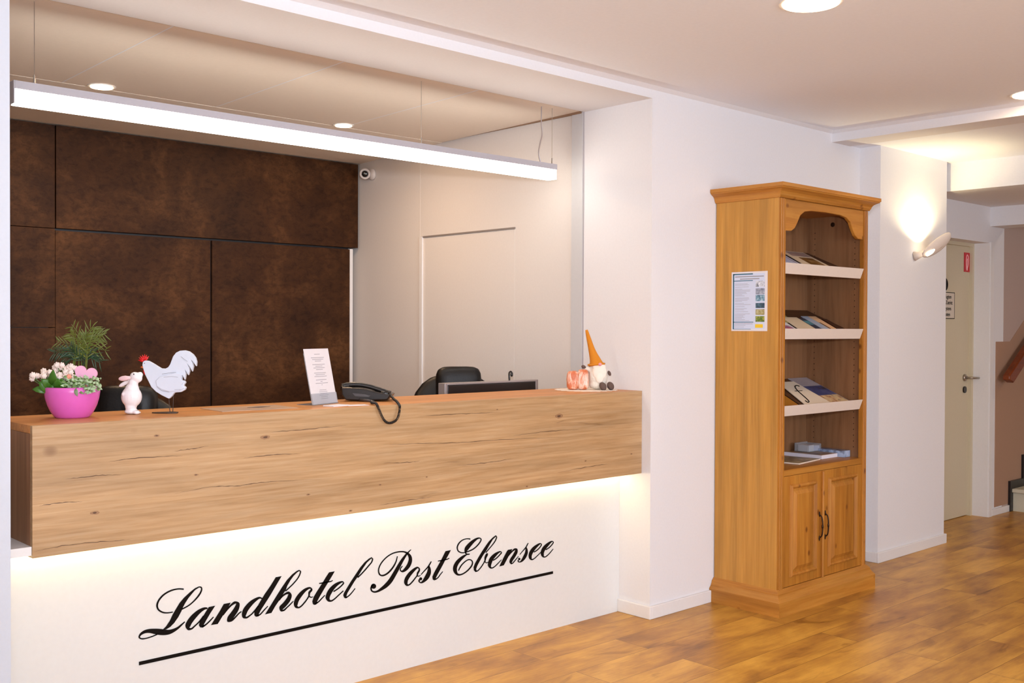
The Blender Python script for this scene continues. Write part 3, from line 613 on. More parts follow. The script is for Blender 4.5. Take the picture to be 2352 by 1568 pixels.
LETTERING = {'Landhotel':[('S',[(-2289.0,492.4,-2289.2,487.2),(-2311.4,496.7,-2310.7,491.7),(-2338.0,495.1,-2335.8,489.6),(-2362.7,486.0,-2359.0,480.8),(-2381.0,470.1,-2375.7,465.9),(-2388.9,451.8,-2382.0,450.1),(-2383.2,433.5,-2378.2,436.3),(-2366.6,420.6,-2364.7,425.4),(-2348.1,415.7,-2348.2,420.3),(-2328.6,415.1,-2329.1,419.1)]),('S',[(-2296.9,418.5,-2299.2,423.1),(-2270.5,427.1,-2273.2,431.5),(-2248.5,440.6,-2252.2,444.8),(-2229.4,457.8,-2234.6,462.0),(-2220.1,474.5,-2225.6,476.7),(-2222.4,486.8,-2226.6,483.8),(-2233.3,490.3,-2234.1,486.4)]),('P',[(-2232.0,490.5),(-2247.0,486.7),(-2266.9,475.2),(-2288.2,460.2),(-2304.6,444.4),(-2317.5,426.6),(-2328.8,410.2),(-2340.1,389.2),(-2352.9,373.2),(-2365.7,363.3),(-2352.9,361.6),(-2338.5,367.3),(-2324.0,378.4),(-2309.4,395.8),(-2298.0,413.8),(-2293.1,425.3),(-2283.3,440.7),(-2271.8,455.8),(-2257.0,470.4),(-2247.0,479.6),(-2233.7,485.3)]),('S',[(-2385.5,353.0,-2383.9,349.0),(-2404.3,349.2,-2402.8,345.0),(-2424.3,347.2,-2423.4,342.9),(-2439.0,349.0,-2439.7,344.3),(-2445.1,353.1,-2450.6,352.5),(-2441.3,358.9,-2446.7,364.8),(-2428.0,362.9,-2432.1,373.5),(-2412.6,360.9,-2413.2,374.9),(-2393.5,353.1,-2391.7,371.7),(-2376.1,346.9,-2374.2,367.6),(-2356.0,342.7,-2356.2,361.9),(-2338.2,342.9,-2342.1,358.6),(-2321.4,348.3,-2326.6,359.2),(-2307.0,355.9,-2311.8,363.0),(-2294.5,365.3,-2298.4,370.3),(-2283.7,373.8,-2286.3,377.1)]),('S',[(-2200.3,410.0,-2199.9,404.3),(-2213.5,412.8,-2210.3,404.1),(-2234.6,408.5,-2226.1,396.2),(-2257.1,396.0,-2243.5,381.5),(-2275.1,378.8,-2258.7,365.8),(-2283.4,361.2,-2265.2,355.1),(-2274.3,344.4,-2267.7,352.0),(-2259.0,343.2,-2261.6,349.1),(-2246.9,351.1,-2250.5,355.5),(-2230.1,363.1,-2233.9,366.9),(-2213.5,381.6,-2217.0,384.6)]),('P',[(-2195.9,410.8),(-2170.3,411.3),(-2188.2,389.2),(-2205.1,365.5),(-2214.4,351.5),(-2211.0,348.5),(-2218.6,342.0),(-2227.8,344.6),(-2232.8,352.6),(-2230.3,363.9),(-2215.3,384.7),(-2201.8,402.7)]),('S',[(-2218.4,341.7,-2222.1,347.7),(-2203.3,348.9,-2206.9,353.7),(-2188.1,359.8,-2191.7,363.9),(-2175.7,370.6,-2178.6,373.7)]),('P',[(-2187.4,345.1),(-2160.9,344.0),(-2138.5,373.8),(-2122.9,393.3),(-2109.9,411.5),(-2137.7,411.6),(-2154.0,387.8)]),('S',[(-2139.3,370.1,-2141.2,371.7),(-2122.3,386.7,-2127.0,390.9),(-2106.5,399.1,-2111.4,405.0),(-2092.1,404.3,-2094.3,413.5),(-2089.6,402.5,-2075.7,403.5),(-2095.7,392.0,-2078.3,381.8),(-2108.7,376.9,-2091.7,363.0),(-2122.9,361.3,-2107.3,348.7),(-2123.2,345.1,-2113.9,351.9),(-2105.5,343.1,-2108.9,349.7),(-2089.3,353.9,-2093.5,358.6),(-2077.3,364.0,-2080.9,368.2),(-2066.7,370.0,-2069.5,373.8)]),('S',[(-1983.5,406.8,-1985.1,402.2),(-1996.2,412.9,-1994.8,405.6),(-2014.8,410.3,-2007.9,399.5),(-2036.5,401.4,-2024.0,387.9),(-2057.3,383.7,-2040.9,371.1),(-2066.1,365.5,-2048.2,358.2),(-2062.8,348.2,-2050.9,352.7),(-2046.8,342.6,-2048.2,349.1),(-2033.2,348.3,-2036.7,353.0),(-2018.8,357.5,-2022.8,361.4),(-1996.7,379.6,-2000.5,382.9)]),('P',[(-1927.9,474.1),(-1902.5,474.5),(-1918.1,454.0),(-1950.5,410.2),(-1973.1,382.4),(-1990.6,361.2),(-1997.8,349.6),(-1997.0,345.1),(-2001.8,341.7),(-2009.7,341.7),(-2016.0,348.6),(-2016.1,360.0),(-2005.0,376.6),(-1990.7,397.0),(-1973.1,419.8),(-1950.6,444.9)]),('S',[(-2002.5,340.8,-2005.8,346.3),(-1988.9,346.1,-1992.4,350.4),(-1974.4,358.1,-1978.1,361.9),(-1958.8,370.8,-1961.6,373.7)]),('P',[(-1972.2,343.7),(-1945.6,344.4),(-1927.7,368.6),(-1909.8,388.7),(-1899.1,402.9),(-1885.1,419.5),(-1878.5,434.5),(-1865.2,452.8),(-1851.9,466.8),(-1836.8,477.6),(-1826.7,482.0),(-1826.7,486.4),(-1838.5,483.8),(-1858.6,473.7),(-1880.2,456.6),(-1901.6,432.4),(-1924.5,404.3),(-1950.5,371.2)]),('S',[(-1831.2,481.8,-1828.9,486.1),(-1825.4,479.5,-1819.5,480.1),(-1827.6,469.8,-1822.3,467.1),(-1837.3,455.5,-1832.9,452.1),(-1853.8,440.8,-1849.8,437.0),(-1870.4,429.0,-1866.7,425.0),(-1888.6,417.5,-1884.9,413.2)]),('S',[(-1911.7,383.9,-1914.4,386.0),(-1899.1,395.0,-1904.1,400.0),(-1884.7,401.6,-1888.8,408.7),(-1874.9,401.9,-1872.0,411.3),(-1875.5,398.9,-1859.7,396.2),(-1881.6,387.8,-1865.2,377.1),(-1895.7,374.2,-1881.0,360.7),(-1911.9,361.0,-1896.1,350.4),(-1907.2,343.7,-1899.1,349.9),(-1891.7,342.0,-1894.8,348.1),(-1878.1,350.7,-1881.9,355.1),(-1863.2,360.7,-1867.0,364.7),(-1851.6,370.4,-1854.5,373.3)]),('S',[(-1772.4,408.5,-1774.7,403.3),(-1783.9,414.1,-1782.2,406.8),(-1805.8,410.7,-1797.8,400.1),(-1829.1,397.3,-1815.2,385.0),(-1845.6,378.8,-1829.0,368.8),(-1850.9,360.7,-1833.8,356.4),(-1844.2,345.6,-1835.4,351.3),(-1828.2,340.6,-1829.5,346.6),(-1814.9,345.8,-1819.1,350.5),(-1799.3,358.2,-1804.1,362.3),(-1787.3,371.2,-1792.3,374.8),(-1781.4,379.6,-1788.0,382.4),(-1778.6,390.2,-1787.4,395.0),(-1770.2,397.4,-1778.6,402.8),(-1769.7,405.5,-1776.4,407.7)]),('S',[(-1786.5,377.4,-1782.8,381.7),(-1776.5,371.2,-1775.6,375.4),(-1766.6,372.0,-1767.7,375.7)]),('P',[(-1695.2,456.2),(-1668.6,456.3),(-1681.9,439.0),(-1697.8,418.9),(-1717.1,395.0),(-1736.3,369.8),(-1748.4,352.4),(-1747.6,347.0),(-1753.6,341.4),(-1761.4,341.3),(-1767.4,346.0),(-1770.0,356.2),(-1764.0,373.0),(-1748.5,392.8),(-1725.9,419.0),(-1706.7,442.9)]),('S',[(-1755.2,341.0,-1758.9,346.0),(-1737.9,349.5,-1741.6,353.8),(-1723.9,360.1,-1727.7,363.9),(-1711.7,369.1,-1714.7,372.2)]),('S',[(-1739.5,417.9,-1740.3,422.2),(-1725.4,417.1,-1726.5,422.3),(-1707.8,417.3,-1708.9,422.5),(-1686.5,417.2,-1687.9,421.8),(-1677.1,420.5,-1678.9,423.7)]),('S',[(-1673.1,375.7,-1676.3,380.6),(-1653.3,383.1,-1656.9,387.8),(-1635.0,393.2,-1639.3,397.6),(-1625.2,402.7,-1631.2,405.0),(-1632.2,411.8,-1633.2,406.5),(-1646.5,412.9,-1642.3,404.6),(-1669.0,408.1,-1659.2,396.1),(-1691.4,395.2,-1675.8,382.1),(-1706.1,377.2,-1687.6,366.9),(-1710.5,359.8,-1692.0,357.1),(-1700.1,344.4,-1691.7,351.1),(-1684.5,340.4,-1686.1,346.9),(-1669.3,345.6,-1672.9,350.4),(-1649.5,357.7,-1653.4,361.9),(-1627.3,371.6,-1630.7,375.4)]),('P',[(-1493.6,486.4),(-1506.8,482.9),(-1529.2,470.7),(-1549.6,453.6),(-1571.7,429.3),(-1593.7,405.1),(-1613.6,380.9),(-1626.3,364.7),(-1629.9,356.1),(-1625.3,345.4),(-1617.2,341.4),(-1611.8,343.8),(-1614.5,351.2),(-1610.0,361.9),(-1595.4,379.4),(-1579.0,399.7),(-1558.8,421.1),(-1538.5,445.7),(-1518.0,467.4),(-1497.4,479.9)]),('S',[(-1499.5,482.4,-1495.3,485.3),(-1494.2,477.7,-1487.4,477.1),(-1498.3,467.3,-1492.7,463.9),(-1510.1,457.1,-1505.2,453.0),(-1526.0,444.0,-1521.2,439.8),(-1544.4,429.9,-1539.9,425.6),(-1564.7,417.0,-1560.3,412.5)]),('S',[(-1615.4,341.6,-1619.0,346.4),(-1599.0,349.1,-1602.7,353.2),(-1584.3,360.8,-1588.2,364.2),(-1572.1,372.5,-1575.6,375.4)])],'Post':[('S',[(-1370.1,471.9,-1365.4,470.3),(-1376.3,454.3,-1370.3,451.7),(-1387.8,437.1,-1381.1,432.9),(-1406.1,420.3,-1399.8,414.6),(-1425.4,409.6,-1421.0,403.1),(-1442.6,407.0,-1442.3,400.4),(-1453.3,412.2,-1459.0,409.3),(-1458.0,425.4,-1464.5,426.1),(-1455.2,438.8,-1460.9,441.5),(-1442.8,455.8,-1447.9,459.5),(-1421.4,471.7,-1425.4,476.1),(-1394.3,482.4,-1397.1,487.4),(-1367.2,485.3,-1368.4,490.8),(-1340.0,482.7,-1339.2,488.4),(-1321.3,474.1,-1316.1,479.8),(-1311.8,460.3,-1297.0,463.5),(-1310.8,446.2,-1292.2,441.6),(-1318.7,430.4,-1301.3,420.2),(-1332.0,416.6,-1320.3,405.2),(-1343.1,409.1,-1341.3,401.0),(-1349.4,411.9,-1355.0,410.4),(-1348.2,417.9,-1353.2,420.7),(-1339.7,426.0,-1342.9,428.6)]),('S',[(-1299.6,489.8,-1296.8,487.3),(-1317.8,479.6,-1312.1,474.7),(-1332.8,469.5,-1323.6,462.8),(-1353.9,450.4,-1340.2,441.7),(-1373.9,426.5,-1357.5,416.6),(-1391.2,405.4,-1373.8,394.4),(-1411.4,382.6,-1394.3,369.5),(-1431.6,367.1,-1418.2,353.0),(-1451.0,355.8,-1442.7,344.6),(-1467.0,348.4,-1463.1,340.2),(-1481.1,347.3,-1481.6,340.8),(-1491.2,352.2,-1496.8,349.0),(-1493.6,360.9,-1501.5,362.4),(-1490.2,369.1,-1496.0,373.5),(-1482.6,372.9,-1485.7,377.1)]),('P',[(-1472.7,365.7),(-1474.0,361.4),(-1477.5,358.3),(-1482.5,357.2),(-1488.1,358.1),(-1493.2,360.9),(-1496.7,365.1),(-1498.0,369.8),(-1496.7,374.2),(-1493.2,377.2),(-1488.2,378.4),(-1482.6,377.5),(-1477.5,374.6),(-1474.0,370.4)]),('S',[(-1253.2,405.5,-1257.1,400.8),(-1266.0,412.8,-1263.7,405.6),(-1289.1,406.7,-1279.1,396.2),(-1313.6,392.3,-1298.5,380.5),(-1330.0,373.4,-1312.5,364.6),(-1332.7,355.7,-1315.3,354.2),(-1321.2,341.9,-1315.5,349.3),(-1305.1,341.7,-1308.7,347.3),(-1289.1,351.2,-1294.2,355.8),(-1273.7,364.4,-1278.9,368.4),(-1263.7,374.0,-1269.6,377.3),(-1258.4,383.6,-1267.3,388.0),(-1250.9,393.7,-1259.4,397.1),(-1251.5,404.0,-1258.1,405.2)]),('S',[(-1267.2,372.2,-1266.1,377.5),(-1257.7,370.2,-1258.2,374.6),(-1247.1,371.9,-1248.3,375.0)]),('S',[(-1243.6,375.1,-1247.1,378.1),(-1225.6,387.8,-1230.0,391.5),(-1205.6,401.7,-1210.9,405.7),(-1195.4,412.7,-1201.5,416.6),(-1188.6,422.2,-1193.4,425.1)]),('S',[(-1207.3,407.9,-1201.4,407.6),(-1209.8,394.6,-1194.0,392.2),(-1214.8,380.9,-1193.7,372.4),(-1225.5,366.3,-1206.4,353.4),(-1236.6,352.7,-1226.6,342.6),(-1245.7,346.4,-1244.7,340.1),(-1251.7,349.9,-1258.2,348.3),(-1249.2,357.1,-1258.9,359.3)]),('P',[(-1239.0,358.1),(-1239.9,355.5),(-1242.1,353.6),(-1245.4,352.8),(-1249.0,353.4),(-1252.3,355.2),(-1254.6,357.8),(-1255.4,360.8),(-1254.6,363.4),(-1252.3,365.3),(-1249.1,366.1),(-1245.4,365.5),(-1242.1,363.7),(-1239.9,361.1)]),('P',[(-1114.6,455.9),(-1084.5,456.4),(-1100.4,434.7),(-1118.5,413.7),(-1138.6,386.8),(-1158.5,361.7),(-1166.5,350.5),(-1165.5,344.0),(-1174.4,340.8),(-1183.4,346.1),(-1185.4,358.1),(-1176.5,373.9),(-1158.7,396.2),(-1136.7,424.2)]),('S',[(-1168.5,341.0,-1172.4,345.6),(-1152.4,348.1,-1156.6,352.1),(-1140.3,359.1,-1144.7,362.5),(-1127.2,370.1,-1130.6,372.9)]),('S',[(-1155.3,417.8,-1156.2,421.6),(-1136.1,416.8,-1137.4,422.2),(-1115.8,417.0,-1117.3,422.4),(-1103.3,417.9,-1105.4,422.6),(-1092.2,421.2,-1094.2,424.6)])],'Ebensee':[('S',[(-975.6,491.2,-976.2,485.7),(-995.7,494.7,-995.0,490.1),(-1019.2,493.2,-1016.3,488.4),(-1039.3,484.4,-1033.9,479.9),(-1051.2,470.7,-1044.1,467.7),(-1053.0,457.8,-1045.6,457.5),(-1045.8,444.2,-1040.8,447.1),(-1028.6,434.9,-1027.1,439.6),(-1010.2,432.5,-1011.1,437.1),(-994.1,433.6,-996.1,438.7),(-976.3,435.7,-979.2,441.0),(-952.9,441.9,-957.2,447.0),(-931.3,453.9,-936.8,458.4),(-914.9,468.2,-921.4,471.9),(-911.0,479.6,-918.3,479.6),(-921.3,488.0,-922.3,483.1),(-940.1,489.4,-935.3,481.3),(-966.1,482.3,-954.8,470.6),(-989.7,470.2,-973.0,456.6),(-1006.4,456.0,-987.3,444.6),(-1009.1,440.0,-996.7,437.1),(-1003.5,427.7,-997.0,430.3),(-992.0,422.0,-991.1,427.6),(-978.7,421.4,-979.4,426.5)]),('S',[(-996.1,425.9,-994.0,422.6),(-1016.0,424.0,-1008.6,414.9),(-1039.4,415.3,-1026.4,403.3),(-1059.6,402.0,-1041.9,390.4),(-1071.6,384.5,-1050.2,376.8),(-1072.1,366.6,-1051.2,366.1),(-1060.8,350.3,-1048.9,355.4),(-1043.9,340.7,-1041.9,348.1),(-1022.7,340.1,-1025.4,346.2),(-999.4,346.5,-1003.9,351.9),(-977.9,358.0,-983.9,363.1),(-963.4,371.2,-970.6,374.9),(-959.6,385.5,-966.9,386.0),(-968.6,398.0,-972.6,394.3),(-985.1,403.2,-984.0,398.0),(-1003.8,399.1,-1000.0,394.5),(-1023.3,388.6,-1018.2,384.3),(-1035.8,377.6,-1029.6,373.8),(-1045.2,362.8,-1040.0,360.1)]),('P',[(-826.6,486.1),(-844.8,479.0),(-868.2,464.6),(-889.6,444.7),(-910.9,423.5),(-932.0,399.8),(-949.5,378.4),(-957.3,363.6),(-955.5,350.0),(-945.8,340.5),(-937.0,341.8),(-940.6,349.0),(-942.4,353.3),(-935.4,366.9),(-921.3,384.9),(-901.9,407.5),(-882.3,426.2),(-864.5,447.9),(-844.7,469.6),(-826.6,480.0)]),('S',[(-831.1,483.1,-825.8,484.7),(-826.4,476.8,-819.5,475.5),(-833.2,463.8,-827.1,460.5),(-849.0,448.6,-843.8,445.0),(-866.7,434.9,-862.1,431.3),(-889.1,418.5,-884.4,414.9)]),('S',[(-944.5,340.5,-947.2,347.2),(-929.7,342.7,-933.8,347.3),(-911.6,355.1,-916.6,358.9),(-897.2,369.3,-902.7,372.6),(-887.3,380.9,-894.8,383.9),(-882.4,392.6,-894.5,397.0),(-874.9,402.6,-887.8,409.1),(-872.8,410.7,-879.1,414.2)]),('S',[(-894.6,378.4,-889.3,381.2),(-884.4,369.9,-883.3,373.9),(-868.8,371.2,-870.3,375.1)]),('S',[(-842.4,373.7,-846.1,378.6),(-822.1,380.4,-826.5,385.0),(-803.5,391.5,-808.7,395.8),(-790.0,402.1,-796.6,404.7),(-798.7,411.4,-799.0,406.5),(-816.4,411.0,-810.5,402.9),(-840.3,404.5,-826.7,392.0),(-863.2,390.2,-843.5,378.3),(-872.8,370.9,-851.8,363.7),(-872.4,355.6,-855.0,355.2),(-860.6,343.6,-854.8,349.2),(-844.8,341.3,-847.1,346.5),(-827.6,347.5,-831.6,351.6),(-809.3,358.6,-813.5,362.2),(-791.2,371.0,-794.4,373.7)]),('P',[(-806.5,343.9),(-778.8,344.7),(-761.0,367.3),(-746.7,385.1),(-734.1,399.3),(-726.8,410.3),(-754.0,410.8),(-761.2,404.5),(-782.6,377.1)]),('S',[(-749.2,381.0,-751.3,382.3),(-738.8,389.3,-743.7,392.8),(-723.9,398.3,-729.7,403.6),(-710.0,403.8,-714.5,411.4),(-709.7,404.3,-696.5,407.0),(-713.0,397.3,-694.9,390.1),(-726.0,381.9,-709.1,372.0),(-739.8,368.9,-722.4,359.6),(-744.7,354.7,-728.4,351.4),(-734.3,342.9,-731.4,348.8),(-720.7,345.5,-725.1,349.8),(-704.3,357.6,-708.8,361.0),(-686.9,371.2,-690.3,373.7)]),('S',[(-679.6,377.4,-683.0,379.9),(-664.1,388.1,-668.3,391.3),(-641.3,403.6,-646.7,407.3),(-631.8,414.7,-637.7,417.9),(-626.0,423.0,-630.6,425.4)]),('S',[(-645.3,407.9,-639.1,407.9),(-646.0,394.7,-631.5,393.1),(-649.5,382.4,-631.5,376.1),(-660.0,368.1,-642.5,358.4),(-671.2,354.1,-660.8,345.8),(-680.0,347.8,-677.8,342.4),(-686.9,349.5,-692.3,346.6),(-685.4,354.9,-694.6,356.0)]),('P',[(-676.4,358.2),(-677.1,355.8),(-679.3,354.2),(-682.4,353.6),(-685.8,354.1),(-688.9,355.6),(-691.1,357.9),(-691.9,360.5),(-691.1,362.8),(-689.0,364.4),(-685.9,365.1),(-682.4,364.6),(-679.3,363.0),(-677.2,360.8)]),('S',[(-591.4,374.8,-595.1,379.8),(-570.2,380.8,-574.7,385.5),(-550.6,392.2,-556.3,396.2),(-540.2,404.6,-547.0,406.3),(-550.0,413.3,-549.5,408.3),(-568.9,411.8,-561.1,403.0),(-597.3,402.1,-581.8,389.5),(-618.4,385.5,-598.2,374.7),(-626.0,367.3,-605.5,362.4),(-621.0,351.0,-605.9,353.7),(-604.7,341.8,-604.1,348.0),(-587.4,345.3,-591.2,349.6),(-566.4,356.2,-570.6,359.9),(-541.9,370.4,-545.7,373.6)]),('S',[(-515.0,374.9,-518.8,379.9),(-493.3,381.0,-497.9,385.8),(-473.3,392.4,-479.1,396.6),(-462.6,404.0,-469.6,405.8),(-472.2,412.8,-472.6,407.8),(-489.7,412.4,-482.3,404.1),(-519.0,402.3,-503.3,389.4),(-540.6,386.9,-520.2,375.8),(-548.4,368.5,-527.5,363.5),(-543.7,353.0,-527.5,354.9),(-529.8,343.3,-526.7,348.8),(-513.0,343.0,-516.5,347.9),(-493.3,352.5,-497.6,356.3),(-477.7,362.9,-482.2,366.2),(-464.9,373.2,-468.6,375.8)])]}
def letter_word(word, items):
    m = MB(); y = .1945
    for kind, d in items:
        if kind == 'P':
            m.bm.faces.new([m.bm.verts.new((x/1000, y, z/1000)) for x, z in d])
        else:
            L_ = bez([(a, 0, b) for a, b, _, _ in d], 6); R_ = bez([(c, 0, e) for _, _, c, e in d], 6)
            A = [m.bm.verts.new((p.x/1000, y, p.z/1000)) for p in L_]; Bv = [m.bm.verts.new((p.x/1000, y, p.z/1000)) for p in R_]
            for i in range(len(A)-1): m.bm.faces.new((A[i], A[i+1], Bv[i+1], Bv[i]))
    return m
let = None
for w in ('Landhotel', 'Post', 'Ebensee'):
    part('lettering', letter_word(w, LETTERING[w]), M['ink'], dk, world=True, label='black script word %s' % w)
part('underline', MB().box(-2.449, -.468, .1935, .1955, .2585, .2705), M['ink'], dk, world=True, label='black line under the script')

# ------------------------------------------------------------------ things on the counter
T = ZT
# planter
k7 = 1/700
def cp(a, b): return ((60+a/6.27)-163)*k7, (963-(730+b/6.27))*k7
pt = thing('flower_pot', 'bright pink bowl planted with a palm, pale flowers and a pink heart', 'potted plant', (-2.636, .285, T), VIEW)
prof = [(.05, 0), (.056, .004), (.068, .022), (.077, .042), (.083, .063), (.0862, .084), (.0862, .1), (.084, .1025), (.0825, .1), (.08, .085), (.074, .08)]
part('pot', MB().lathe(prof, (0, 0, 0), 48), M['pink'], pt, smooth=True)
part('soil', MB().lathe([(.073, .0815), (.078, .088), (.03, .092)], (0, 0, 0), 32), M['soil'], pt, smooth=True)
rnd = random.Random(3)
def blossom(loc, r, kind):
    m = MB()
    for ring, (rr, n, zz) in enumerate(((.95, 7, 0), (.62, 6, .25), (.3, 4, .45))):
        for i in range(n):
            a = 2*PI*(i+.5*ring)/n; c = (loc[0]+math.cos(a)*r*rr*.6, loc[1]-zz*r, loc[2]+math.sin(a)*r*rr*.6)
            m.ell(c, (r*.42, r*.26, r*.34), (0, -a, 0), 8, 6)
    return m
bl = [(180, 840), (150, 890), (270, 815), (220, 850), (330, 820), (375, 800), (430, 810), (400, 735), (470, 700), (540, 700), (520, 835), (550, 872), (610, 862), (640, 775), (705, 745), (700, 862), (620, 730), (760, 805), (300, 850), (490, 860), (250, 790), (350, 850), (420, 770), (500, 735), (590, 800), (680, 800), (730, 870), (660, 715), (560, 760), (130, 860), (460, 745), (640, 850)]
stems = MB()
for i, (a, b_) in enumerate(bl):
    x, z = cp(a, b_); yy = -.03+rnd.uniform(-.012, .02)-(.02 if b_ > 820 else -.01)
    part('blossom', blossom((x, yy, z), .0106 if i % 4 else .0118, 0), M['petalc'] if i in (15, 17) else M['petal'], pt, smooth=True, label='coral tinted blossom' if i in (15, 17) else None)
    stems.tube(bez([(-.02+x*.3, yy+.02, .085), (x*.8, yy+.01, .085+(z-.085)*.55), (x, yy+.004, z-.003)], 4), .0011, 5)
part('flower_stem', stems, M['leaf'], pt)
lv = MB()
for a, b_, a2, b2, w in ((420, 1060, 285, 930, .034), (520, 1075, 440, 985, .036), (400, 1060, 190, 1040, .026), (560, 1070, 610, 985, .036), (470, 1040, 400, 870, .03), (480, 1000, 500, 760, .03), (420, 1000, 330, 890, .028), (560, 1050, 560, 880, .034), (380, 1050, 280, 1000, .026), (620, 1000, 600, 880, .03)):
    x0, z0 = cp(a, b_); x1, z1 = cp(a2, b2); lv.leaf((x0, -.035, z0-.004), (x1, -.06+rnd.uniform(-.01, .01), z1), w, (0, -1, .4), .12)
part('green_foliage', lv, M['leaf'], pt, solid=.0012, smooth=True)
for nm, mat_, n in (('variegated_foliage', M['vari'], 150), ('variegated_foliage', M['varid'], 80)):
    m = MB()
    for i in range(n):
        q = rnd.random(); a = rnd.uniform(640, 1080); b_ = rnd.uniform(860, 1080)+max(0, a-950)*.2
        x, z = cp(a, b_); y = -.03+rnd.uniform(-.035, .03); an = rnd.uniform(-.5, PI+.5); L = rnd.uniform(.013, .021)
        m.leaf((x, y, z), (x+math.cos(an)*L, y-rnd.uniform(.002, .01), z+math.sin(an)*L*.7-.004), .008, (rnd.uniform(-.5, .5), -1, .6), .15, 4)
    x, z = cp(880, 1100); m.leaf((x-.004, -.09, z+.02), (x+.002, -.094, z-.006), .013, (0, -1, .2), .1, 4)
    o = part(nm, m, mat_, pt, solid=.0005, smooth=True); o['kind'] = 'stuff'
# palm fronds
fr_ = [((760, 680), (735, 300), (600, 110)), ((770, 680), (820, 300), (1060, 240)), ((770, 690), (700, 440), (420, 360)), ((780, 690), (880, 480), (1150, 490)), ((760, 690), (650, 500), (420, 520)), ((775, 690), (850, 200), (900, 170)), ((780, 690), (900, 560), (1080, 660)), ((765, 690), (740, 380), (640, 240)), ((770, 690), (800, 400), (850, 250)), ((780, 690), (900, 400), (1120, 330)), ((760, 690), (660, 600), (500, 600)), ((775, 690), (840, 560), (960, 520)), ((770, 690), (720, 540), (640, 430)), ((775, 690), (860, 330), (1000, 290))]
for k, (p0, p1, p2) in enumerate(fr_):
    y2 = rnd.uniform(-.03, .05); m = MB()
    P = [cp(*p) for p in (p0, p1, p2)]
    bxk = P[0][0]+.022*math.sin(k*2.3); path = bez([(P[0][0]+.01*math.sin(k*2.3), .0, .085), (bxk, .01*math.cos(k*1.7), P[0][1]), (P[1][0], y2*.5, P[1][1]), (P[2][0], y2, P[2][1])], 7)
    m.tube(path, [.0014-.0009*i/len(path) for i in range(len(path))], 5)
    for i in range(9, len(path)-1, 1 if k % 3 else 2):
        d = (path[i+1]-path[i]).normalized(); L = .045*(1-.55*abs((i-10)/(len(path)-11)-.35))
        for s_ in (-1, 1):
            sd = Vector((-d.z, rnd.uniform(-.5, .5), d.x))*s_
            tip = path[i]+(d*.75+sd*.8).normalized()*L+Vector((0, 0, -.006))
            m.leaf(path[i], tip, .0034, (0, -1, .2), .08, 3)
    part('palm_frond', m, M['palm_d'] if k in (4, 6, 10, 11, 12) else M['palm'], pt, solid=.0004)
hx, hz = cp(875, 815); ht = []
for i in range(40):
    t_ = 2*PI*i/40; ht.append((hx+.0023*16*math.sin(t_)**3, hz-.006+.0023*(13*math.cos(t_)-5*math.cos(2*t_)-2*math.cos(3*t_)-math.cos(4*t_))))
hp = part('heart_pick', MB().prism(ht, .0, .007, 'Y', Matrix.Translation((hx, 0, hz)) @ Matrix.Rotation(R(12), 4, 'Y') @ Matrix.Translation((-hx, 0, -hz))), M['rimpink'], pt, bevel=.002); hp.location = (0, -.02, 0)
part('stick', MB().tube([(hx, .0035, hz-.03), (hx, .0035, .08)], .0016, 6), M['beak'], hp)

# rabbit figurine: one smooth glazed body
def blob(name, ells, mat, parent, voxel=.0025, tubes=()):
    m = MB()
    for e in ells: m.ell(*e)
    for t_ in tubes: m.tube(*t_)
    o = part(name, m, mat, parent, smooth=True)
    md = o.modifiers.new('rm', 'REMESH'); md.mode = 'VOXEL'; md.voxel_size = voxel; md.use_smooth_shade = True
    md = o.modifiers.new('sm', 'SMOOTH'); md.factor = .6; md.iterations = 6
    return o
k6 = 1/5801
def rp(a, b): return (a-410)*k6, (1418-b)*k6
rb = thing('rabbit_figurine', 'glossy white ceramic rabbit looking up beside the white rooster', 'figurine', (-2.432, .281, T), VIEW)
E_ = []
def re(a, b, rx, rz, ry=None, y=0, rot=0): x, z = rp(a, b); E_.append(((x, y, z), (rx*k6, (ry or rx)*k6, rz*k6), (0, R(rot), 0)))
re(385, 1365, 150, 55, 120); re(500, 1375, 72, 44, 66, -.012); re(480, 1390, 60, 30, 50, .014); re(365, 1250, 115, 130, 115); re(378, 1070, 205, 215, 175); re(390, 930, 140, 150, 120); re(415, 810, 95, 130, 90)
re(470, 680, 130, 100, 90, 0, 30); re(540, 640, 62, 72, 60, 0, 30); re(262, 1010, 50, 46, 50, -.018, 130)
bunny = blob('body', E_, M['ceramic'], rb)
E_ = []; re(245, 700, 118, 54, 32, -.008, -8); re(335, 690, 60, 38, 28, -.006, -8); part_e = blob('ear', E_, M['blush'], rb, .0018)
E_ = []; re(208, 812, 125, 42, 30, .01, -28); re(320, 750, 50, 36, 26, .008, -28); blob('ear', E_, M['ceramic'], rb, .0018)
x, z = rp(458, 615); part('eye', MB().ell((x, -.0165, z), (.0018, .0014, .0028)), M['ink'], rb, smooth=True)

# rooster figurine
def ro(a, b): return (a-1150)*k6, (1420-b)*k6
rt = thing('rooster_figurine', 'flat white metal rooster with a red comb on thin wire legs', 'figurine', (-2.315, .245, T), VIEW)
out = [(610, 380), (650, 355), (720, 365), (820, 420), (900, 470), (975, 515), (1060, 520), (1120, 490), (1160, 430), (1190, 350), (1220, 270), (1280, 195), (1360, 155), (1450, 148), (1540, 170), (1620, 230), (1670, 300), (1692, 380), (1685, 470), (1655, 425), (1620, 375), (1578, 335), (1610, 400), (1628, 470), (1605, 578), (1580, 520), (1550, 470), (1508, 425), (1540, 490), (1550, 570), (1525, 652), (1500, 600), (1458, 535), (1478, 620), (1455, 745), (1432, 690), (1405, 645), (1392, 750), (1450, 762), (1468, 800), (1430, 858), (1475, 900), (1460, 945), (1380, 990), (1250, 1000), (1225, 1030), (1200, 1070), (1140, 1125), (1100, 1110), (980, 1050), (870, 980), (780, 890), (720, 770), (660, 650), (620, 530), (600, 450)]
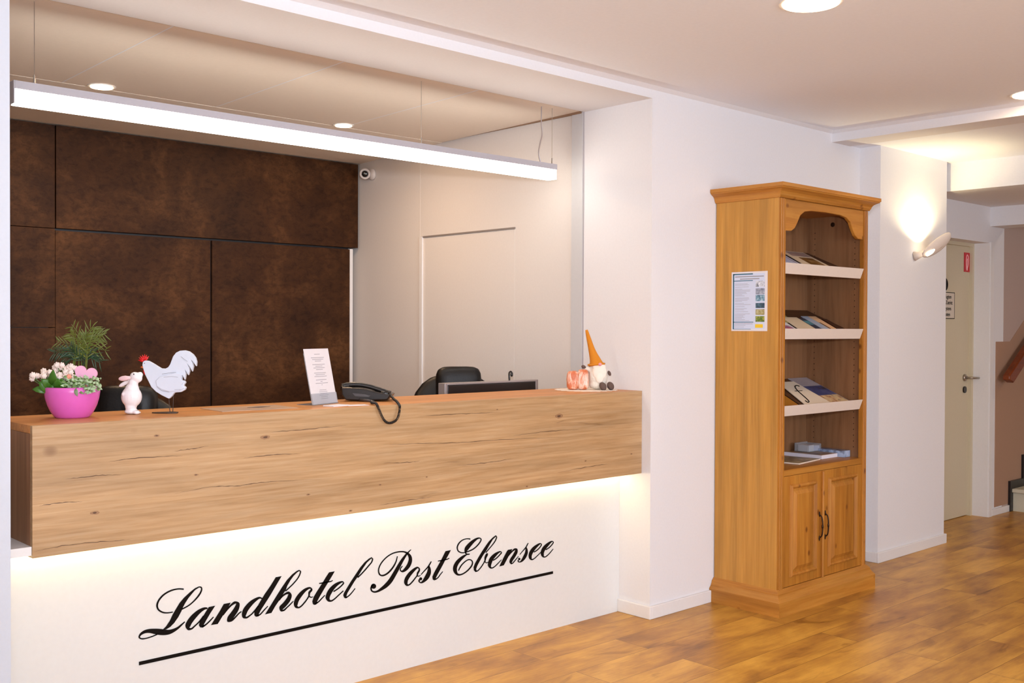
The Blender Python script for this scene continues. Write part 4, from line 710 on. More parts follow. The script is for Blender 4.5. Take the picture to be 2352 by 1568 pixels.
part('body', MB().prism([ro(*q) for q in out], -.008, .008, 'Y'), M['rooster'], rt, bevel=.003)
wg = [(900, 870), (880, 760), (960, 680), (1100, 640), (1300, 600), (1420, 640), (1380, 700), (1440, 790), (1400, 850), (1450, 910), (1350, 965), (1150, 985), (1000, 940)]
part('wing', MB().prism([ro(*q) for q in wg], -.0125, -.0075, 'Y'), M['rooster'], rt, bevel=.002)
m = MB()
for ln in ([(1010, 625), (1150, 605), (1290, 590)], [(1040, 690), (1200, 675), (1330, 690)], [(900, 880), (1000, 960), (1150, 990)], [(1390, 270), (1450, 320), (1520, 370)], [(1260, 940), (1380, 935)]):
    part('brush_line', MB().tube([(ro(*q)[0], -.0125, ro(*q)[1]) for q in ln], .0005, 5), M['scratch'], rt)
cx_, cz_ = ro(625, 370); m = MB()
for i in range(15):
    a = R(35+i*10.5); L = .018+.006*(i % 2); x1, z1 = cx_+math.cos(a)*L*.95, cz_+math.sin(a)*L
    m.tube([(cx_+math.cos(a)*.003, 0, cz_+math.sin(a)*.003), ((cx_+x1)/2, .001*(i % 3-1), (cz_+z1)/2), (x1, .002*(i % 3-1), z1)], [.0034, .003, .0008], 8)
part('comb', m, M['red'], rt, smooth=True)
bx_, bz_ = ro(610, 490)
part('beak', MB().tube([(bx_+.004, 0, bz_), (bx_-.0035, 0, bz_), (bx_-.0105, 0, bz_-.0005)], [.0045, .004, .0006], 12), M['beak'], rt, smooth=True)
wx, wz = ro(632, 590)
part('wattle', MB().ell((wx, -.001, wz), (.0045, .004, .010), (0, R(-15), 0)), M['red'], rt, smooth=True)
ex, ez = ro(648, 412); part('eye', MB().ell((ex, -.0085, ez), (.0014, .001, .0014)), M['ink'], rt)
for a0_, a1_, yy in (((1130, 1100), (1152, 1390), -.004), ((1205, 1060), (1190, 1385), .006)):
    x0, z0 = ro(*a0_); x1, z1 = ro(*a1_)
    part('leg', MB().tube([(x0, yy, z0+.003), (x0*.6+x1*.4, yy, z0*.5+z1*.5), (x1, yy, .004)], .0013, 7), M['wire'], rt)
bs = [(-.0605, -.012), (-.045, -.022), (-.02, -.026), (.0, -.028), (.03, -.02), (.027, .006), (.014, .018), (-.0, .03), (-.02, .02), (-.045, .006)]
part('base', MB().prism(bs, .0003, .004, 'Z'), M['wire'], rt, bevel=.001)

# sheet of paper lying on the counter
ps = thing('picture_sheet', 'pale printed sheet with a dark picture lying flat right of the rooster', 'paper', (-2.0, .26, T), R(-3))
part('sheet', MB().box(-.15, .15, -.095, .095, .0004, .0018), photo_mat('washed_print', [(206, 172, 140), (190, 160, 136), (168, 146, 134)], (7, 7, 7), seed=3), ps)
part('photo', MB().prism([(0.0, .02), (.07, .035), (.09, .01), (.03, -.015)], .002, .0026, 'Z'), photo_mat('dark_print', [(78, 70, 74), (120, 104, 98)], (20, 20, 20), seed=5), ps)

# menu in an acrylic stand
me_ = thing('menu_stand', 'upright white card with centred print in a clear stand', 'menu card', (-1.67, .262, T), R(21.5))
tl = Matrix.Rotation(R(-12), 4, 'X')
part('card', MB().box(-.08, .08, -.001, .001, .004, .222, tl), M['paper'], me_)
ac = MB(); ac.box(-.082, .082, -.0035, -.0015, .001, .045, tl); ac.box(-.082, .082, .0012, .0032, .001, .205, tl); ac.box(-.082, .082, -.006, .075, .0004, .0024)
part('acrylic_holder', ac, M['holder'], me_)
m = MB(); z = .2
for wv in (.018, 0, .042, .036, .02, 0, .04, .022, .036, .022, 0, .038, .03, .04, 0, .034, .006, .04, .003, 0, 0, .022, .026, .024, .03, .022, .024):
    if wv: m.box(-wv, wv, -.0014, -.00105, z-.0009, z+.0009, tl)
    z -= .0068
part('print', m, M['print'], me_)
for i, (x, y, a) in enumerate(((-1.69, .155, 12), (-1.61, .135, -14))):
    o = solo('business_card', MB().box(-.0425, .0425, -.0275, .0275, 0, .0012 if i else .004), M['paper'], ('small white card lying below the menu stand', 'small white card lying nearest the front of the telephone')[i], 'card', 'cards in front of the telephone')
    o.location = (x, y, T+.0004); o.rotation_euler = (0, 0, R(a))

# telephone
def ph(a, b): return (a-1200)/3281, (985-b)/3281
tp = thing('telephone', 'black corded desk telephone with its coiled cord hanging over the edge', 'telephone', (-1.459, .285, T), VIEW)
bp_ = [(860, 800), (870, 900), (920, 968), (1100, 975), (1480, 968), (1530, 900), (1440, 880), (1300, 850), (1150, 815), (1000, 800)]
part('base', MB().prism([ph(*q) for q in bp_], -.0, .155, 'Y', Matrix.Translation((0, 0, .0005))), M['phone'], tp, bevel=.005)
hs = bez([(ph(*q)[0], .035, ph(*q)[1]) for q in ((862, 790), (940, 770), (1080, 768), (1220, 790), (1350, 830), (1450, 868), (1505, 890))], 5)
n_ = len(hs); rad = [.0135-.0038*math.sin(PI*i/(n_-1)) for i in range(n_)]
o = MB(); o.tube(hs, rad, 14); 
x, z = ph(905, 830); o.lathe([(.019, -.012), (.023, 0), (.02, .012)], (x, .035, z+.004), 20)
x, z = ph(1440, 900); o.lathe([(.019, -.012), (.023, 0), (.02, .01)], (x, .035, z+.006), 20)
part('handset', o, M['phone'], tp, smooth=True, label='glossy black handset')
x, z = ph(1100, 880)
part('side_panel', MB().prism([ph(*q) for q in ((1010, 870), (1180, 885), (1260, 905), (1230, 925), (1050, 915))], -.003, .0, 'Y'), M['phone2'], tp, bevel=.001)
part('cord_plug', MB().tube([(ph(1115, 955)[0], -.008, .008), (ph(1220, 965)[0], -.03, .007), (ph(1320, 985)[0], -.055, .005)], [.006, .0055, .0045], 10), M['phone2'], tp, smooth=True)
# cord in world space: from the handset end over the front edge and back
cw = bez([(-1.377, .235, 1.13), (-1.42, .15, 1.116), (-1.455, .085, 1.112), (-1.472, .042, 1.096), (-1.48, .036, 1.068), (-1.49, .036, 1.047), (-1.511, .036, 1.036), (-1.534, .036, 1.036), (-1.552, .036, 1.049), (-1.565, .038, 1.072), (-1.574, .042, 1.096), (-1.568, .065, 1.110), (-1.535, .14, 1.1085), (-1.49, .2, 1.108)], 16)
coil = []; L = 0
for i in range(len(cw)-1):
    d = cw[i+1]-cw[i]; sg_ = max(1, int(d.length/.0006))
    for j in range(sg_):
        p_ = cw[i]+d*(j/sg_); L += d.length/sg_; t_ = d.normalized(); s1 = t_.cross(Vector((.3, .2, 1))).normalized(); s2 = t_.cross(s1)
        a = L/.0042*2*PI; coil.append(p_+(s1*math.cos(a)+s2*math.sin(a))*.0042)
part('coiled_cord', MB().tube(coil, .0015, 5), M['phone'], tp, world=True, smooth=True)

# monitor
mo = thing('monitor', 'back of a black and silver flat monitor standing behind the counter', 'monitor', (-.465, .66, .745))
part('housing', MB().box(-.757, -.173, .618, .66, .79, 1.129), M['screen'], mo, world=True, bevel=.004)
bz = MB()
bz.box(-.775, -.7575, .618, .668, .78, 1.139); bz.box(-.1725, -.155, .618, .668, .78, 1.139); bz.box(-.757, -.173, .618, .668, 1.1295, 1.139)
part('bezel', bz, M['silver'], mo, world=True, bevel=.002)
part('screen', MB().box(-.757, -.173, .661, .664, .79, 1.129), M['lens'], mo, world=True)
part('stand', MB().box(-.52, -.41, .625, .65, .75, .79).box(-.6, -.33, .6, .78, .7455, .757), M['screen'], mo, world=True)
for x in (-.7, -.3):
    pass
wc = MB(); wc.tube(bez([(-.335, .642, 1.1395), (-.337, .642, 1.16), (-.333, .645, 1.178), (-.322, .645, 1.183), (-.316, .64, 1.172)], 5), [.0045]*21, 8)
wc.ell((-.321, .64, 1.168), (.007, .007, .011))
solo('hook_device', wc, M['phone'], 'small dark hooked gadget sticking up behind the monitor top edge', 'gadget')

# salt stone, lace mat, gnome
dl = MB(); pts_ = []
for i in range(48):
    a = 2*PI*i/48; r_ = 1+.045*(1 if i % 2 else -1); pts_.append((-.158+.148*r_*math.cos(a), .28+.15*r_*math.sin(a)))
solo('lace_doily', MB().prism(pts_, T+.0004, T+.0016, 'Z'), M['lace'], 'cream lace doily under the salt stones and the gnome', 'doily')
sl_ = thing('salt_crystal', 'rough orange and white salt crystal tealight beside the gnome', 'salt crystal', (-.2, .298, T+.0018), VIEW)
def rock(name, cx, cy, rx, ry, h, seed):
    m = MB(); bmesh.ops.create_icosphere(m.bm, subdivisions=4, radius=1)
    from mathutils import noise as N_
    for v in m.bm.verts:
        c = v.co.copy(); mxx = max(abs(c.x), abs(c.y)); 
        s_ = .8*(abs(c.x)**5+abs(c.y)**5+abs(c.z)**5)**(-.2)+.2
        d_ = 1+.05*N_.noise(c*2.2+Vector((seed, 0, 0)))+.03*N_.noise(c*6+Vector((0, seed, 0)))
        v.co = Vector((cx+c.x*s_*rx*d_, cy+c.y*s_*ry*d_, h/2+c.z*s_*h/2*(d_ if c.z > -.5 else 1)))
    zmin = min(v.co.z for v in m.bm.verts)
    for v in m.bm.verts: v.co.z -= zmin
    return part(name, m, M['salt'], sl_, smooth=True)
rock('stone', -.022, .0, .031, .03, .092, 1); rock('stone', .027, -.004, .028, .03, .1, 4)
gn = thing('gnome_figure', 'gnome with a tall mustard pointed hat and white beard by the reveal', 'ornament', (-.115, .232, T+.0018), VIEW)
kg = 1/4315
def gp(a, b): return (a-900)*kg, (1455-b)*kg
G = []
def ge(a, b, rx, rz, ry=None, y=0, rot=0): x, z = gp(a, b); G.append(((x, y, z), (rx*kg, (ry or rx)*kg, rz*kg), (0, R(rot), 0)))
ge(880, 1180, 205, 265, 165); ge(870, 1350, 190, 100, 160); ge(840, 990, 150, 130, 130); ge(600, 1010, 60, 40, 40, 0, 20); ge(690, 1020, 90, 60, 60)
blob('body', G, M['fluff'], gn, .004)
G = []; ge(900, 1080, 150, 180, 60, -.03); ge(900, 1200, 90, 120, 50, -.036); ge(890, 970, 150, 70, 60, -.025); blob('beard', G, M['lace'], gn, .003)
x0, z0 = gp(815, 880); x1, z1 = gp(628, 190)
m = MB(); hp_ = bez([(x0+.006, 0, z0-.012), (x0, 0, z0+.012), (x0*.6+x1*.4, 0, z0*.6+z1*.4), (x1, 0, z1)], 6); n_ = len(hp_)
m.tube(hp_, [.0395-.0335*(i/(n_-1))**.9 for i in range(n_)], 24); part('hat', m, M['hat'], gn, smooth=True)
m = MB(); m.tube([(x0+.0395*math.cos(2*PI*i/24)+.006, .0395*math.sin(2*PI*i/24), z0-.009-.0035*math.cos(2*PI*i/24)*-1) for i in range(25)], .0045, 8); part('hat_brim', m, M['hat'], gn, smooth=True)
x, z = gp(905, 905); part('nose', MB().ell((x, -.042, z-.002), (.0085, .008, .008)), M['nose'], gn, smooth=True)
x, z = gp(572, 975); part('mitten', MB().ell((x, -.004, z), (.012, .009, .0085), (0, R(25), 0)), M['slip'], gn, smooth=True)
x, z = gp(1112, 1105); part('mitten', MB().ell((x, -.012, z), (.008, .008, .0135), (0, R(-25), 0)), M['slip'], gn, smooth=True)
for a, b_, rt_ in ((965, 1375, -35), (1130, 1370, -30)):
    x, z = gp(a, b_); part('foot', MB().ell((x, -.045 if a < 1000 else -.03, max(z, .0185)), (.017, .02, .0215), (0, R(-30), 0)), M['slip'], gn, smooth=True)

# ------------------------------------------------------------------ office chairs
def rbox(c, r, p=4.0, rot=None):
    """rounded cushion: superellipsoid"""
    m = MB(); bmesh.ops.create_uvsphere(m.bm, u_segments=28, v_segments=18, radius=1)
    for v in m.bm.verts:
        q = v.co; s_ = (abs(q.x)**p+abs(q.y)**p+abs(q.z)**p)**(-1/p)
        v.co = Vector((q.x*s_*r[0], q.y*s_*r[1], q.z*s_*r[2]))
        if rot: v.co = rot @ v.co
        v.co += Vector(c)
    return m
ch = thing('office_chair', 'black leather executive chair behind the monitor by the side wall', 'office chair', (-.505, .836, 0), R(-35), 'black office chairs behind the counter')
lean = Matrix.Rotation(R(-8), 4, 'X')
part('seat', rbox((0, -.02, .5), (.255, .26, .06)), M['leather'], ch, smooth=True)
part('backrest', rbox((0, .19, .835), (.25, .06, .33), 2.7, lean), M['leather'], ch, smooth=True)
part('headrest', rbox((.012, .165, 1.10), (.118, .06, .1), 5, lean), M['leather'], ch, smooth=True, label='raised middle head cushion')
part('lumbar_cushion', rbox((0, .18, .83), (.15, .04, .16), 4, lean), M['leather'], ch, smooth=True)
for s_ in (-1, 1):
    o = part('armrest', rbox((s_*.31, 0, .66), (.035, .15, .022), 4), M['leather'], ch, smooth=True)
    part('arm_bracket', MB().tube(bez([(s_*.31, .1, .65), (s_*.32, .06, .57), (s_*.26, .02, .48)], 5), .016, 8), M['phone'], o, smooth=True)
part('gas_lift', MB().tube([(0, 0, .1), (0, 0, .28), (0, 0, .45)], [.03, .025, .025], 14), M['chrome'], ch, smooth=True)
for i in range(5):
    a = 2*PI*i/5+.3; x, y = math.cos(a), math.sin(a)
    o = part('base_arm', MB().tube([(x*.02, y*.02, .11), (x*.17, y*.17, .095), (x*.3, y*.3, .07)], [.026, .02, .014], 10), M['phone'], ch, smooth=True)
    part('caster', MB().ell((x*.3, y*.3, .0275), (.022, .022, .027)), M['phone2'], o, smooth=True)
c2 = copy_tree(ch); c2.location = (-2.25, .886, 0); c2.rotation_euler = (0, 0, R(-35)); c2.scale = (1, 1, .965)
c2['label'] = 'black leather executive chair behind the pink pot and rabbit'
# ------------------------------------------------------------------ pine cabinet with brochure shelves
cb = thing('display_cabinet', 'tall honey pine display cabinet with open brochure shelves and two doors', 'cabinet', (.94, -.2, 0))
CX0, CX1, CY0, CY1 = .512, 1.372, -.375, -.004
P_ = lambda n, mb, mt, par=cb, **k: part(n, mb, mt, par, world=True, **k)
P_('side_panel', B(CX0, CX0+.022, CY0, CY1, .0, 2.05), M['pine'], bevel=.002)
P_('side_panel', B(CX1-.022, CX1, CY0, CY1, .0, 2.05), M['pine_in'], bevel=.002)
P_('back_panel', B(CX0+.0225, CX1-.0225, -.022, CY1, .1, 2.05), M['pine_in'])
P_('top_panel', B(CX0+.0225, CX1-.0225, CY0+.002, -.0225, 2.03, 2.05), M['pine_h'])
# beaded stiles
def stile(x0, x1):
    m = MB(); m.box(x0, x1, CY0-.004, CY0+.018, .12, 2.045)
    w = x1-x0
    for q in (.3, .62): m.tube([(x0+w*q, CY0-.004, .12), (x0+w*q, CY0-.004, 2.045)], .0045, 10)
    return m
P_('stile', stile(CX0+.001, CX0+.055), M['pine_f'], label='beaded front post')
P_('stile', stile(CX1-.045, CX1-.001), M['pine_f'], label='beaded front post')
# shaped valance
ox0, ox1 = CX0+.0555, CX1-.0455
import math as _m
vv = [(ox0, 2.045), (ox0, 1.888), (ox0+.055, 1.89), (ox0+.085, 1.905), (ox0+.11, 1.935), (ox0+.135, 1.972), (ox0+.175, 1.994), (ox0+.24, 2.003)]
w_ = ox1-ox0
vv += [(ox0+w_*.5, 2.006)]+[(ox0+w_-(x-ox0), z) for x, z in vv[::-1][:-1]]+[(ox1, 2.045)]
vv = vv[:1]+vv[1:]
P_('valance', MB().prism(vv, CY0-.002, CY0+.017, 'Y'), M['pine_h'], bevel=.003)
# cornice
def moulding(prof, x0, x1, y0, y1):
    """profile (outset, z) run round left, front and right"""
    m = MB(); rings = []
    for o_, z in prof: rings.append([m.bm.verts.new(p) for p in ((x0-o_, y1, z), (x0-o_, y0-o_, z), (x1+o_, y0-o_, z), (x1+o_, y1, z))])
    for a, b_ in zip(rings, rings[1:]):
        for i in range(4): m.bm.faces.new((a[i], a[(i+1) % 4], b_[(i+1) % 4], b_[i]))
    m.bm.faces.new(rings[0][::-1]); m.bm.faces.new(rings[-1]); return m
def side_grain(o):
    o.data.materials.append(M['pine_y'])
    for p in o.data.polygons:
        if abs(p.normal.x) > abs(p.normal.y): p.material_index = 1
co_ = P_('cornice', moulding([(0, 2.046), (.006, 2.047), (.009, 2.054), (.012, 2.058), (.014, 2.066), (.02, 2.076), (.032, 2.084), (.044, 2.09), (.046, 2.095), (.05, 2.096), (.05, 2.114)], CX0, CX1, CY0-.004, CY1+.002), M['pine_h'])
side_grain(co_)
pl_ = P_('plinth', moulding([(.038, 0), (.038, .07), (.034, .076), (.028, .082), (.022, .092), (.018, .1), (.018, .106), (.008, .116), (.002, .121), (.0008, .1225)], CX0, CX1, CY0-.004, CY1+.002), M['pine_h'])
side_grain(pl_)
# slanted shelves with white lips
sa = math.atan(.43)
for zf in (1.682, 1.357, .975):
    m = MB().prism([(-.352, zf+.012), (-.024, zf+.012+.43*.328), (-.024, zf+.012+.43*.328-.014), (-.352, zf-.001)], CX0+.024, CX1-.024, 'X')
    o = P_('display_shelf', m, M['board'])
    m = MB().prism([(-.352, zf-.004), (-.352+.0, zf+.001), (-.374, zf+.049), (-.384, zf+.049), (-.364, zf-.004)], ox0+.001, ox1-.003, 'X')
    P_('shelf_lip', m, M['lip'], o, label='white front lip', bevel=.001)
P_('shelf', B(CX0+.0225, CX1-.0225, CY0+.02, -.0225, .68, .705), M['pine_h'])
P_('front_rail', B(ox0, ox1, CY0-.002, CY0+.019, .676, .706), M['pine_h'])
hl = MB()
for z in [.76+.032*i for i in range(38)]:
    for y in (-.315, -.07): hl.ell((CX1-.0225, y, z), (.0015, .0028, .0028), (0, 0, 0), 8, 6)
o = P_('peg_hole', hl, M['iron']); o['kind'] = 'stuff'
P_('cable_hole', MB().ell((CX1-.0225, -.18, 1.985), (.002, .013, .013)), M['iron'])
# doors
xm = .924
for k, (a, b_) in enumerate(((ox0, xm-.004), (xm+.004, ox1))):
    d = P_('cabinet_door', B(a, b_, CY0-.003, CY0+.016, .124, .674), M['pine_f'], bevel=.003)
    a1, b1, z0, z1 = a+.055, b_-.055, .17, .628
    def frame(o0, y, w, h=.006):
        m = MB()
        def ring(i, yy): return [(a1+i, yy, z0+i), (b1-i, yy, z0+i), (b1-i, yy, z1-i), (a1+i, yy, z1-i)]
        rs = [[m.bm.verts.new(p) for p in ring(i, yy)] for i, yy in o0]
        for p, q in zip(rs, rs[1:]):
            for i in range(4): m.bm.faces.new((p[i], p[(i+1) % 4], q[(i+1) % 4], q[i]))
        return m, rs
    y = CY0-.003
    m, rs = frame([(-.002, y-.0005), (.002, y-.009), (.009, y-.013), (.016, y-.009), (.021, y+.0005), (.023, y-.0003)], 0, 0); P_('panel_moulding', m, M['pine_f'], d)
    m, rs = frame([(.023, y-.0003), (.031, y-.001), (.05, y-.0105), (.052, y-.0105)], 0, 0); m.bm.faces.new(rs[-1]); P_('raised_panel', m, M['pine_f'], d)
    hx = xm-.026 if k == 0 else xm+.03
    h_ = MB(); zc = .39
    h_.tube(bez([(hx, y-.001, zc+.06), (hx, y-.016, zc+.045), (hx, y-.021, zc), (hx, y-.016, zc-.045), (hx, y-.001, zc-.06)], 6), .0035, 8)
    h_.ell((hx, y-.02, zc), (.0055, .0055, .012)); h_.ell((hx, y-.002, zc+.062), (.006, .003, .014)); h_.ell((hx, y-.002, zc-.062), (.006, .003, .014))
    P_('handle', h_, M['iron'], d, smooth=True, label='dark iron pull')
P_('centre_bead', MB().box(xm-.0035, xm+.0035, CY0-.006, CY0+.01, .124, .674).tube([(xm, CY0-.008, .126), (xm, CY0-.008, .67)], .009, 12), M['pine_f'])
cb_slats = None

# notice taped on the cabinet side
nt_ = thing('info_notice', 'printed information sheet with six small photos taped on the cabinet side', 'notice', (CX0-.001, -.21, 1.393))
P2 = lambda n, mb, mt, **k: part(n, mb, mt, nt_, world=True, **k)
ya, yb, za, zb = -.102, -.314, 1.393, 1.690   # image left is the far side
def nr(u0, u1, v0, v1, th=.0004):            # u from left, v from top, in sheet fractions
    return MB().box(CX0-.0012-th, CX0-.0012, yb+(1-u1)*(ya-yb), yb+(1-u0)*(ya-yb), zb-v1*(zb-za), zb-v0*(zb-za))
P2('sheet', MB().box(CX0-.0012, CX0-.0003, yb, ya, za, zb), M['paper'])
teal = plain('teal_print', (52, 104, 126), .6); paleb = plain('pale_blue_print', (206, 214, 234), .6)
P2('background_print', nr(.04, .93, .03, .965, .0002), paleb)
P2('teal_bar', nr(.04, .075, .03, .97, .0006), teal)
m = nr(.04, .6, .03, .05, .0006); 
for q in ((.04, .6, .145, .158), (.04, .62, .845, .857), (.04, .55, .965, .972)):
    m.box(CX0-.0018, CX0-.0012, yb+(1-q[1])*(ya-yb), yb+(1-q[0])*(ya-yb), zb-q[3]*(zb-za), zb-q[2]*(zb-za))
P2('teal_rule', m, teal)
m = MB(); v = .2; rr = random.Random(5)
while v < .83:
    q = (.1, .1+rr.uniform(.2, .45), v, v+.0045); m.box(CX0-.0018, CX0-.0013, yb+(1-q[1])*(ya-yb), yb+(1-q[0])*(ya-yb), zb-q[3]*(zb-za), zb-q[2]*(zb-za)); v += .0195 if rr.random() < .75 else .034
for q in ((.1, .9, .075, .09), (.24, .78, .115, .13), (.1, .6, .875, .882), (.1, .4, .9, .905), (.1, .36, .93, .935)):
    m.box(CX0-.0018, CX0-.0013, yb+(1-q[1])*(ya-yb), yb+(1-q[0])*(ya-yb), zb-q[3]*(zb-za), zb-q[2]*(zb-za))
P2('print', m, M['print'])
ph_cols = [[(40, 44, 52), (200, 204, 214), (240, 240, 244)], [(96, 100, 112), (150, 156, 172), (190, 194, 206)], [(60, 80, 92), (110, 150, 170), (220, 232, 236)], [(34, 52, 66), (60, 84, 98), (90, 130, 150)], [(110, 90, 40), (170, 160, 110), (200, 196, 160)], [(40, 70, 30), (96, 120, 40), (190, 180, 80)]]
for i, cc in enumerate(ph_cols):
    v0 = (.16, .285, .395, .53, .635, .75)[i]; h_ = (.1, .1, .105, .085, .095, .095)[i]
    P2('photo', nr(.68, .925, v0, v0+h_, .0008), photo_mat('notice_photo_%d' % i, cc, (60, 60, 60), seed=i*3.1))
P2('yellow_badge', nr(.67, .88, .885, .945, .0008), plain('yellow_print', (236, 196, 40), .6))

# brochures on the shelves: quads lying on the slanted shelf plane
def flyer(name, label, mat, quad, zf, th=.003, group='brochures on the upper shelf', lift=.0, strip=None):
    z = lambda y: zf+.012+.43*(y+.352)+.0015+lift
    xs_ = [(x, y) for x, y in quad]
    n = Vector((0, -.43, 1)).normalized()
    t = thing(name, label, 'brochure', (sum(p[0] for p in quad)/4, sum(p[1] for p in quad)/4, z(sum(p[1] for p in quad)/4)), 0, group)
    def slab(q, a, b_):
        m = MB(); A = [m.bm.verts.new(Vector((x, y, z(y)))+n*a) for x, y in q]; Bv = [m.bm.verts.new(Vector((x, y, z(y)))+n*b_) for x, y in q]
        m.bm.faces.new(A[::-1]); m.bm.faces.new(Bv)
        for i in range(len(q)): m.bm.faces.new((A[i], A[(i+1) % len(q)], Bv[(i+1) % len(q)], Bv[i]))
        return m
    part('cover', slab(quad, 0, th), mat, t, world=True)
    def lerp(u, v):
        a = Vector(quad[0]+(0,)).lerp(Vector(quad[1]+(0,)), u); b_ = Vector(quad[3]+(0,)).lerp(Vector(quad[2]+(0,)), u); c = a.lerp(b_, v); return (c.x, c.y)
    for nm, mt, u0, u1, v0, v1 in (strip or ()):
        part(nm, slab([lerp(u0, v0), lerp(u1, v0), lerp(u1, v1), lerp(u0, v1)], th, th+.0005), mt, t, world=True)
    return t, z, n
cream = plain('cream_paper', (228, 208, 178), .5); lav = plain('lavender_paper', (196, 200, 226), .4); navy = plain('navy_print', (40, 58, 84), .35)
peach = plain('peach_paper', (236, 192, 148), .5); dkbr = plain('dark_brown_print', (62, 32, 20), .4); gold = plain('ochre_print', (176, 116, 36), .4); skyb = plain('pale_sky_print', (170, 184, 206), .4)
z1_, z2_, z3_ = 1.682, 1.357, .975
g1, g2, g3 = 'brochures on the top slanted shelf', 'brochures on the middle slanted shelf', 'brochures on the lowest slanted shelf'
flyer('brochure', 'pale bluish flyer at the left end of the top slanted shelf', lav, [(.72, -.075), (.99, -.075), (.872, -.350), (.62, -.350)], z1_, group=g1, strip=[('print', M['ink'], .9, .91, .1, .9), ('picture', photo_mat('flyer_blue', [(150, 170, 220), (214, 220, 240)], (20, 20, 20)), .1, .8, .4, .9)])
flyer('newspaper', 'cream paper with a brown picture at the right of the top slanted shelf', cream, [(1.03, -.047), (1.262, -.047), (1.165, -.350), (.888, -.350)], z1_, group=g1, lift=.0035, strip=[('picture', photo_mat('brown_photo', [(66, 40, 10), (120, 84, 34), (190, 160, 116)], (14, 14, 14), seed=2), .3, .86, .32, .72), ('headline', photo_mat('mauve_print', [(150, 130, 128), (178, 154, 148)], (20, 20, 20)), .15, .95, .03, .26)])
flyer('brochure', 'white flyer with magenta print at the left of the middle slanted shelf', M['paper'], [(.72, -.19), (.86, -.19), (.80, -.350), (.62, -.350)], z2_, group=g2, strip=[('picture', photo_mat('magenta_photo', [(214, 30, 90), (150, 120, 150), (230, 224, 230)], (16, 16, 16), seed=4), .1, .9, .3, .98)])
flyer('brochure', 'yellowish green flyer peeking out behind on the middle slanted shelf', plain('olive_print', (176, 160, 96), .5), [(.80, -.09), (1.0, -.09), (.94, -.2), (.74, -.2)], z2_, group=g2)
flyer('brochure', 'wide beige brochure near the left of the middle slanted shelf', cream, [(.90, -.141), (1.05, -.141), (.985, -.350), (.812, -.350)], z2_, group=g2, lift=.0035)
flyer('brochure', 'dark navy brochure in the centre of the middle slanted shelf', navy, [(1.052, -.145), (1.125, -.145), (1.056, -.350), (.99, -.350)], z2_, group=g2, strip=[('picture', photo_mat('teal_photo', [(40, 90, 120), (90, 160, 170)], (18, 18, 18)), .2, .9, .15, .4)])
flyer('brochure', 'pale blue brochure right of the navy one on the middle shelf', skyb, [(1.13, -.118), (1.198, -.118), (1.135, -.350), (1.061, -.350)], z2_, group=g2, lift=.001)
flyer('brochure', 'peach brochure with a dark curve on the middle slanted shelf', peach, [(1.203, -.118), (1.279, -.118), (1.205, -.350), (1.138, -.350)], z2_, group=g2, lift=.001, strip=[('picture', dkbr, .02, .2, .35, .95)])
flyer('brochure', 'dark brown brochure at the right end of the middle slanted shelf', dkbr, [(1.3, -.145), (1.345, -.145), (1.29, -.350), (1.21, -.350)], z2_, group=g2)
flyer('brochure', 'ochre brochure with a black edge at the left of the lowest slanted shelf', gold, [(.72, -.15), (.87, -.15), (.82, -.350), (.62, -.350)], z3_, group=g3, strip=[('edge', M['ink'], .94, 1, 0, 1)])
t_, zz, nn = flyer('brochure', 'white sheet with a large black letter f on the lowest slanted shelf', plain('ivory_paper', (236, 220, 198), .5), [(.985, -.07), (1.14, -.07), (1.118, -.350), (.848, -.350)], z3_, group=g3, lift=.0035)
fpx = [(1.103, -.129), (1.095, -.118), (1.067, -.124), (1.034, -.15), (1.01, -.18), (.992, -.211), (.975, -.241), (.958, -.268), (.943, -.285), (.92, -.291), (.924, -.274)]
m = MB(); pth = bez([(x, y, 0) for x, y in fpx], 5); m.tube([Vector((p.x, p.y, zz(p.y)))+nn*.0045 for p in pth], .0028, 6)
m.tube([Vector((x, y, zz(y)))+nn*.0045 for x, y in ((.988, -.172), (1.023, -.174), (1.058, -.173))], .0018, 6)
part('letter_f', m, M['ink'], t_, world=True)
flyer('magazine', 'glossy magazine with a lake and town photo on the lowest slanted shelf', photo_mat('grey_cover', [(150, 142, 150), (176, 166, 170)], (9, 9, 9)), [(1.145, -.03), (1.335, -.03), (1.325, -.350), (1.118, -.350)], z3_, group=g3, lift=.001, strip=[('lake_picture', photo_mat('lake_photo', [(30, 30, 40), (50, 66, 120), (90, 96, 130)], (12, 12, 12), seed=7), .03, .97, .3, .62), ('town_picture', photo_mat('town_photo', [(120, 50, 30), (190, 150, 110), (220, 196, 150), (110, 80, 74)], (22, 22, 22), seed=9), .03, .97, .62, .98)])
flyer('brochure', 'dark purple brown folder lying at the back left of the lowest slanted shelf', plain('aubergine_print', (74, 40, 44), .4), [(.86, -.04), (.95, -.04), (1.0, -.12), (.90, -.12)], z3_, group=g3, lift=.001)

